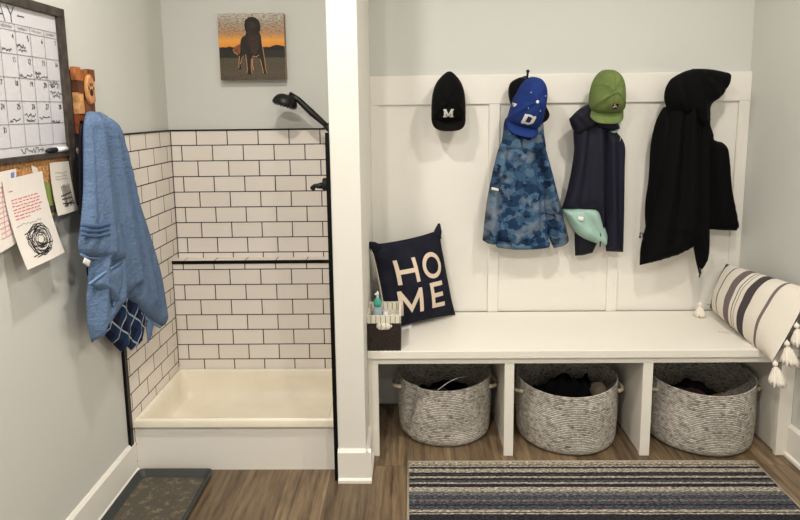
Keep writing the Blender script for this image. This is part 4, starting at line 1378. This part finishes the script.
cloth('main_body', 'black_softshell', [(672, 90), (690, 86), (705, 95), (709, 112), (708, 145), (707.5, 190), (708, 235), (707, 252), (702, 266), (699, 274.5, 1), (696, 262), (693, 246, 1), (678, 254), (658, 260.5), (639.5, 265, 1), (640.5, 248), (645, 228), (651, 205), (656, 170), (662, 130), (666, 105)],
      2.92, .065, .07, [([(688, 90), (686, 150), (684, 225)], .018, .02), ([(676, 110), (668, 170), (658, 240)], .012, .02), ([(697, 100), (698, 160), (698, 240)], -.014, .014), ([(680, 110), (677, 170), (670, 240)], -.012, .014), ([(702, 110), (703, 170), (702, 262)], .014, .012), ([(690, 100), (693, 170), (692, 244)], -.010, .012), ([(650, 224), (672, 226), (694, 232)], .005, .010)], bj, .012, .005, seed=13.)
hd2, _ = cloth('hood', 'black_softshell', [(664, 98), (665.5, 88), (671, 79), (683, 72), (695, 68.8), (712, 69.5), (729, 73, 1), (728, 82), (724, 91), (717, 99), (709, 105), (706, 120), (698, 128), (688, 118), (676, 114), (667, 108)],
      2.90, .075, .07, [([(695, 71), (704, 84), (712, 100)], .016, .016), ([(690, 72), (694, 95), (698, 122)], .014, .012), ([(680, 78), (684, 95), (690, 115)], -.012, .012), ([(700, 74), (714, 84), (722, 90)], -.012, .010), ([(672, 84), (676, 98), (680, 112)], .010, .012)], bj, .010, .005, seed=14.)
MB().tube([W(639.8, 237, Y=2.92), W(640.3, 233, Y=2.905), W(642.8, 233, Y=2.9), W(643.2, 240, Y=2.9)], .003, 8).ball(W(640, 237, Y=2.92), .006).build('cord_toggle', 'matte_black', bj, smooth=True)
MB().tube([W(700, 268, Y=2.89), W(700.5, 273, Y=2.89), W(699, 277.5, Y=2.89)], [.005, .004, .003], 8).build('cuff_tab', 'matte_black', bj, smooth=True)


# ------------------------------------------------------------------ cushions
def pillow_fn(BL, BR, TR, TL, thick, ears=.06, sag=.0):
    BL, BR, TR, TL = map(Vector, (BL, BR, TR, TL))
    nrm_ = ((BR - BL).cross(TL - BL)).normalized()

    def f(u, v, side=1, off=0.):
        # edges pull in between the corners
        cu, cv = (u - .5) * 2, (v - .5) * 2
        uu = .5 + (u - .5) * (1 - ears * (1 - cv * cv))
        vv = .5 + (v - .5) * (1 - ears * (1 - cu * cu))
        p = (BL.lerp(BR, uu)).lerp(TL.lerp(TR, uu), vv)
        e = max(0., (1 - abs(cu) ** 2.4)) ** .62 * max(0., (1 - abs(cv) ** 2.4)) ** .62
        w_ = noise.noise(Vector((u * 4, v * 4, 3 + side))) * .006 * e
        return p + nrm_ * (side * (thick * e + .003) + off + w_)
    return f


hp = thing('home_cushion', 'navy square cushion with cream letters HOME leaning in the bench corner', 'cushion', (0, 2.83, ZB))
HBL, HBR, HTR, HTL = (-.118, 2.715, ZB + .012), (.222, 2.945, ZB + .008), (.143, 2.972, .945), (-.188, 2.742, .925)
pf = pillow_fn(HBL, HBR, HTR, HTL, .068, .05)
mb = MB().grid(lambda a, b: pf(a, b, 1), 40, 40)
mb.grid(lambda a, b: pf(a, b, -1), 40, 40)
mb.build('cover', 'pillow_navy', hp, smooth=True, weld=True)
for (a, b), d_ in (((1, 1), (.0, -.01, .035)), ((0, 1), (-.002, -.004, .012))):
    p = pf(a, b, 0)
    q0 = pf(a + (-.09 if a else .09), b - .03, 0)
    q1 = pf(a + (-.03 if a else .03), b - .09, 0)
    MB().tube([q0.lerp(q1, .5), p.lerp(q0, .2), p + Vector(d_)], [.03, .02, .006], 10).build('corner', 'pillow_navy', hp, smooth=True)
LW = .05
def letter_lines():
    out = []
    def A_(pts): out.append((pts, .052))
    # H O over M E, u to the right, v up
    A_([(.195, .505), (.195, .795)]); A_([(.445, .505), (.445, .795)]); A_([(.195, .65), (.445, .65)])
    A_([(.70 + .13 * math.cos(2 * PI * k / 28 + .2), .655 + .128 * math.sin(2 * PI * k / 28 + .2)) for k in range(29)])
    A_([(.165, .14), (.165, .435)]); A_([(.165, .415), (.305, .20), (.445, .415)]); A_([(.445, .435), (.445, .14)])
    A_([(.625, .15), (.625, .455)]); A_([(.60, .43), (.81, .43)]); A_([(.625, .30), (.795, .30)]); A_([(.60, .175), (.81, .175)])
    return out
strokes(letter_lines(), .052, lambda a, b: pf(a, b, 1, .0016), .02).build('letter', 'letter_felt', hp)
MB().tube([pf(0, k / 30, 0) + Vector((-.002, -.004, 0)) for k in range(31)], .0042, 8).build('side_seam', 'seam_cord', hp, smooth=True)
p0_, p1_ = Vector((.005, 2.775, ZB + .0012)), Vector((.045, 2.79, ZB + .0012))
MB().add([(-.062, 2.745, ZB + .0015), (-.005, 2.77, ZB + .0015), (.003, 2.80, ZB + .012), (-.056, 2.775, ZB + .012)], [(0, 1, 2, 3)]).add([(-.062, 2.745, ZB + .001), (-.005, 2.77, ZB + .001), (.003, 2.80, ZB + .0115), (-.056, 2.775, ZB + .0115)], [(0, 1, 2, 3)]).build('care_label', 'towel_tag', hp)

bp = thing('bolster_cushion', 'oblong cream cushion with grey stripes and tassels propped at the bench end', 'cushion', (1.56, 2.7, ZB))
FB, NB_, NT_, FT_ = (1.512, 2.945, ZB + .035), (1.508, 2.405, ZB - .012), (1.640, 2.405, .795), (1.578, 2.945, .765)
bf = pillow_fn(NB_, FB, FT_, NT_, .066, -.02)
sgn = 1 if (Vector(FB) - Vector(NB_)).cross(Vector(NT_) - Vector(NB_)).x < 0 else -1
mb = MB()
mb.grid(lambda a, b: bf(a, b, sgn), 60, 36, lambda a, b: (1 - a, b))
mb.grid(lambda a, b: bf(a, b, -sgn * .7), 60, 36, lambda a, b: (1 - a, b))
mb.build('cover', 'bolster_stripes', bp, smooth=True)


def tassel(top, length, wid, lean=(0, 0, 0)):
    t = Vector(top)
    ln_ = Vector(lean)
    mb = MB()
    mb.tube([t, t + Vector((0, -.004, -.008))], .003, 6)
    mb.ball(t + Vector((0, -.004, -.016)), .0115, 14)
    prof = [(.008, -.024), (.0085, -.03), (.013, -.036), (wid * .62, -length * .55), (wid * .9, -length * .8), (wid, -length * .97), (wid * .8, -length), (.002, -length * .98)]
    def fn(r, h, a, i):
        k = .14 * math.sin(a * 13 + h * 40) + .08 * math.sin(a * 29 + 1 + h * 90)
        rag = .008 * math.sin(a * 9 + 2) * (h / length) ** 2 if i >= 5 else 0
        return r * (1 + (k if i > 1 else 0)), h + rag
    o = len(mb.v)
    mb.lathe(prof, (t.x, t.y - .004, t.z), 56, fn=fn)
    for i in range(o, len(mb.v)):
        x, y, z = mb.v[i]
        q = (t.z - z) / length
        mb.v[i] = (x + ln_.x * q, y + ln_.y * q, z)
    return mb


for k, (b_, ln__) in enumerate(((.015, (.008, -.01, 0)), (.31, (.01, -.012, 0)), (.56, (.012, -.012, 0)), (.86, (.012, -.01, 0)))):
    p = bf(0, b_, 0)
    tassel(p + Vector((0, -.008, .004)), .100 - .004 * k, .031, ln__).build('tassel', 'tassel_yarn', bp, smooth=True)
tassel(bf(1, .06, 0) + Vector((-.072, -.03, .032)), .076, .026).build('tassel', 'tassel_yarn', bp, smooth=True)
MB().tube([bf(1, .06, 0), bf(1, .06, 0) + Vector((-.072, -.03, .032))], .003, 6).build('tassel_cord', 'tassel_yarn', bp, smooth=True)
cd = MB().box((-.038, -.014, 0), (.038, .014, .0012))
cs_, sn_ = math.cos(-.5), math.sin(-.5)
cc = W(727, 333, Z=ZB)
cd.v = [(cc.x + x * cs_ - y * sn_, cc.y + x * sn_ + y * cs_, ZB + z + .0004) for x, y, z in cd.v]
tg = cd.build('paper_tag', 'paper_warm', None)
tag(tg, 'small pale paper tag lying flat on the bench beside the striped cushion', 'tag')

# ------------------------------------------------------------------ small wicker basket with liner and bottles
wb = thing('wicker_basket', 'small dark woven box with a striped fabric liner on the bench corner', 'basket', (-.12, 2.6, ZB))
bx0, bx1, by0, by1, bz1 = -.1945, -.047, 2.505, 2.70, ZB + .160


def box_shell(x0, x1, y0, y1, z0, z1, t, flare, n=14, zn=12, wob=0., hole=None):
    """four woven sides with thickness and a floor"""
    def side(a, q, off):
        z = z0 + (z1 - z0) * q
        g = flare * q - off
        pr = a * 4
        k = int(pr) % 4
        u = pr - int(pr)
        cs = [(x0 - g, y0 - g), (x1 + g, y0 - g), (x1 + g, y1 + g), (x0 - g, y1 + g)]
        p, r = cs[k], cs[(k + 1) % 4]
        x, y = p[0] + (r[0] - p[0]) * u, p[1] + (r[1] - p[1]) * u
        w_ = wob * math.sin(u * n * PI) * math.cos(q * zn * PI)
        nx, ny = [(0, -1), (1, 0), (0, 1), (-1, 0)][k]
        return (x + nx * w_, y + ny * w_, z)
    mb = MB()
    N_, Z_ = 4 * n * 2, zn * 2
    mb.grid(lambda a, b: side(min(a, .99999), b, 0), N_, Z_)
    mb.grid(lambda a, b: side(min(a, .99999), b, t), N_, Z_)
    mb.grid(lambda a, b: side(min(a, .99999), 1, t * b), N_, 1)
    mb.add([(x0, y0, z0 + .001), (x1, y0, z0 + .001), (x1, y1, z0 + .001), (x0, y1, z0 + .001)], [(0, 1, 2, 3)])
    return mb


box_shell(bx0 + .002, bx1 - .002, by0, by1, ZB + .0005, bz1 - .006, .006, .0, wob=.0016).build('woven_body', 'wicker_dark', wb, smooth=True)
box_shell(bx0 + .0005, bx1 - .0005, by0 - .0015, by1 + .0015, bz1 - .034, bz1, .010, .001, 10, 3, wob=.0008).build('liner_cuff', 'striped_liner', wb, smooth=True)
box_shell(bx0 + .012, bx1 - .012, by0 + .010, by1 - .010, ZB + .01, bz1 - .002, .001, .0, 10, 3, wob=.001).build('liner_inside', 'striped_liner', wb, smooth=True)
bl_ = MB().ball(((bx0 + bx1) / 2 - .0, by0 + .004, bz1 - .048), .036, 24, (1.02, .26, .55))
for i, (x, y, z) in enumerate(bl_.v): bl_.v[i] = (x, y - .003 * noise.noise(Vector((x * 60, y * 60, z * 60))), max(z, bz1 - .064))
bl_.build('handle_opening', 'striped_liner', wb, smooth=True)
sb = thing('spray_bottle', 'clear squeeze bottle with a teal green collar in the wicker basket', 'bottle', (-.152, 2.575, ZB + .012))
bc = (-.152, 2.60, ZB + .034)
MB().lathe([(0, 0), (.022, 0), (.0255, .006), (.0255, .105), (.022, .125), (.014, .137), (.012, .145)], bc, 32, 1, .8).build('bottle_body', 'bottle_plastic', sb, smooth=True)
MB().lathe([(.012, .138), (.0165, .140), (.0175, .152), (.0165, .160), (.0135, .172), (.007, .178), (0, .179)], bc, 28).build('collar', 'teal_plastic', sb, smooth=True)
nz_ = MB().lathe([(.0055, .176), (.005, .188), (.0065, .190), (.0065, .202), (.0015, .208), (0, .208)], bc, 20)
nz_.tube([(bc[0] - .001, bc[1], bc[2] + .194), (bc[0] - .012, bc[1] - .012, bc[2] + .196)], .0035, 8)
nz_.build('nozzle', 'white_plastic', sb, smooth=True)
tb = thing('small_tube', 'pale blue small bottle standing beside the clear one in the wicker basket', 'bottle', (-.11, 2.59, ZB + .012))
MB().lathe([(0, 0), (.014, 0), (.0155, .004), (.0155, .095), (.010, .104)], (-.116, 2.585, ZB + .03), 24).build('bottle_body', 'blue_cap_plastic', tb, smooth=True)
MB().lathe([(.010, .102), (.011, .104), (.0105, .122), (0, .123)], (-.116, 2.585, ZB + .03), 20).build('bottle_cap', 'white_plastic', tb, smooth=True)
# thin cream cord hanging by the wall behind the basket
# ------------------------------------------------------------------ rope baskets
def rope_basket(label, c, rx, ry, zr_, wob, dent=0.):
    root = thing('rope_basket', label, 'basket', (c[0], c[1], 0), 'rope baskets in the cubbies')
    prof = [(.0, .004), (.55, .003), (.86, .002), (.94, .006), (.975, .016), (.992, .035), (1.0, .07), (1.012, .13), (1.012, .18), (1.006, .23), (1.0, zr_ - .012), (1.002, zr_ - .004), (.992, zr_), (.978, zr_ - .003), (.975, zr_ - .015), (.97, .15), (.96, .04), (.9, .02), (0, .016)]
    fine = []
    for (a, b), (c2, d2) in zip(prof[:-1], prof[1:]):
        k = max(1, int(math.hypot((c2 - a) * rx, d2 - b) / .012))
        fine += [(a + (c2 - a) * i / k, b + (d2 - b) * i / k) for i in range(k)]
    fine.append(prof[-1])
    fine = [(r * rx, h) for r, h in fine]
    def fn(r, h, t, i):
        q = h / zr_
        sh_ = 1 + wob * math.sin(2 * t + 1.1) * q + wob * .6 * math.sin(3 * t + .4) * (q - .3)
        r2 = r * sh_
        if dent:
            dd = (t - 1.5 * PI + .9)
            r2 -= dent * math.exp(-((dd - .35 * (q - .5)) / .10) ** 2) * math.exp(-((q - .62) / .42) ** 2) * (r / rx)
            r2 -= dent * .45 * math.exp(-((t - 1.5 * PI - .1) / .5) ** 2) * math.exp(-((q - .28) / .14) ** 2) * (r / rx)
        hz_ = h + .006 * math.sin(t * 2 + 2) * q
        return r2, max(hz_, .0015)
    mb = MB().lathe(fine, (c[0], c[1], 0), 96, 1, ry / rx, fn=fn)
    mb.build('woven_body', 'woven_rope', root, smooth=True)
    for sg in (-1, 1):
        pts = []
        for k in range(11):
            t = PI * k / 10
            a = (0 if sg > 0 else PI) + (t - PI / 2) * .24 * -1
            r_ = rx * (1.0 + .0) + .004 + .026 * math.sin(t)
            pts.append((c[0] + r_ * math.cos(a), c[1] + ry / rx * r_ * math.sin(a), zr_ - .045 - .016 * math.sin(t)))
        MB().tube(pts, .0085, 10).build('rope_handle', 'rope_beige', root, smooth=True)
    return root


B1, B2, B3 = (.157, 2.775), (.735, 2.724), (1.360, 2.716)
rope_basket('grey rope basket with a sagging dented front in the cubby nearest the dividing wall', B1, .222, .208, .288, .012, .022)
rope_basket('grey rope basket heaped with black cloth in the middle cubby', B2, .232, .232, .292, .022)
rope_basket('wide grey rope basket with maroon and tan clothes in the right cubby', B3, .240, .236, .302, .012)


def heap(name, label, c, rx, ry, z0, h, mat, sd, group=None, cat='clothes'):
    def f(a, b):
        t, r = a * 2 * PI, b
        x, y = rx * r * math.cos(t), ry * r * math.sin(t)
        k = noise.noise(Vector((x * 9 + sd, y * 9, sd))) + .5 * noise.noise(Vector((x * 22 + sd, y * 22, sd)))
        return (c[0] + x, c[1] + y, z0 + h * (1 - r ** 3) ** .5 * (.75 + .45 * k))
    mb = MB().grid(f, 48, 16)
    mb.grid(lambda a, b: (c[0] + rx * b * math.cos(a * 2 * PI), c[1] + ry * b * math.sin(a * 2 * PI), z0 - .002), 48, 2)
    o = mb.build(name, mat, None, smooth=True)
    return tag(o, label, cat, group)


heap('clothes_bundle', 'dark heap of clothes inside the dented basket by the dividing wall', B1, .195, .175, .022, .235, 'dark_cloth', 1.)
heap('blue_cloth', 'deep blue bit of cloth on the heap in the dented basket', (B1[0] - .03, B1[1] - .1), .05, .045, .215, .030, 'blue_cloth', 4., cat='cloth')
o = MB().tube([(B1[0] - .04, B1[1] - .165, .268), (B1[0] + .01, B1[1] - .13, .288), (B1[0] + .06, B1[1] - .10, .298), (B1[0] + .10, B1[1] - .08, .292)], .0016, 8).build('white_cord', 'thread_white', None, smooth=True)
tag(o, 'thin white cord lying across the dark clothes in the dented basket', 'cord')
heap('clothes_bundle', 'black crumpled clothes rising above the rim of the middle basket', B2, .2, .2, .022, .285, 'dark_cloth', 7.)
heap('cream_cloth', 'cream cloth corner at the right edge of the middle basket', (B2[0] + .145, B2[1] - .03), .04, .05, .215, .05, 'cream_cloth', 9., cat='cloth')
heap('clothes_bundle', 'dark clothes filling the wide basket in the right cubby', B3, .21, .2, .022, .225, 'dark_cloth', 12.)
heap('maroon_cloth', 'maroon cloth on top of the clothes in the right basket', (B3[0] - .085, B3[1] - .08), .10, .09, .195, .060, 'red_cloth', 15., cat='cloth')
heap('tan_cloth', 'tan orange cloth next to the maroon one in the right basket', (B3[0] + .03, B3[1] - .12), .045, .05, .198, .055, 'tan_cloth', 18., cat='cloth')

# ------------------------------------------------------------------ rug and boot tray
RX0, RX1, RY1, RY0 = -.021, 1.493, 2.458, 1.35
rg = MB()
NX, NY = 90, 66
rg.grid(lambda a, b: (RX0 + (RX1 - RX0) * a, RY1 + (RY0 - RY1) * b, .009 + .0012 * noise.noise(Vector((a * 9, b * 7, 0)))), NX, NY, lambda a, b: ((RX1 - RX0) * a, (RY1 - RY0) * b))
rug = thing('striped_rug', 'long rug with charcoal, slate and cream stripes on the wood floor', 'rug', ((RX0 + RX1) / 2, (RY0 + RY1) / 2, 0))
rg.build('pile', 'rug_weave', rug, smooth=True)
MB().box((RX0, RY0, .0005), (RX1, RY1, .0075)).build('backing', 'rug_binding', rug)
eb = MB()
eb.tube([(RX0, RY0, .006), (RX0, RY1, .006)], .0055, 8).tube([(RX1, RY0, .006), (RX1, RY1, .006)], .0055, 8)
eb.tube([(RX0, RY1, .006), (RX1, RY1, .006)], .0055, 8).tube([(RX0, RY0, .006), (RX1, RY0, .006)], .0055, 8)
eb.build('bound_edge', 'rug_binding', rug, smooth=True)

tr = thing('boot_tray', 'dark rubber boot tray with a mottled stone-look base beside the left wall', 'tray', (-1.02, 2.0, 0))
tx0, tx1, ty0, ty1, tz = XLW + .030, -.858, 1.55, W(170, 468, Z=.030).y, .030
def rect(x0, x1, y0, y1, z, r):
    return ring([(x0, y0), (x1, y0), (x1, y1), (x0, y1)], z, r, 5)
rr = [rect(tx0 + .012, tx1 - .012, ty0 + .012, ty1 - .012, .0008, .02), rect(tx0, tx1, ty0, ty1, tz - .003, .025), rect(tx0 + .002, tx1 - .002, ty0 + .002, ty1 - .002, tz, .025), rect(tx0 + .008, tx1 - .008, ty0 + .008, ty1 - .008, tz, .025),
      rect(tx0 + .024, tx1 - .024, ty0 + .024, ty1 - .024, .0075, .022), rect(tx0 + .030, tx1 - .030, ty0 + .030, ty1 - .030, .006, .02)]
vs = [p for r in rr for p in r]
n = len(rr[0])
fs = [(i * n + k, i * n + (k + 1) % n, (i + 1) * n + (k + 1) % n, (i + 1) * n + k) for i in range(len(rr) - 1) for k in range(n)] + [tuple(range(n - 1, -1, -1))]
MB().add(vs, fs).build('rim', 'tray_rubber', tr)
MB().add(rect(tx0 + .029, tx1 - .029, ty0 + .029, ty1 - .029, .0062, .02), [tuple(range(n))]).build('tray_base', 'tray_stone', tr)

# ------------------------------------------------------------------ view
sc = bpy.context.scene
sc.view_settings.view_transform = 'Standard'
sc.view_settings.look = 'None'
sc.view_settings.exposure = 0.18
sc.view_settings.gamma = 1
sc.view_settings.use_curve_mapping = False
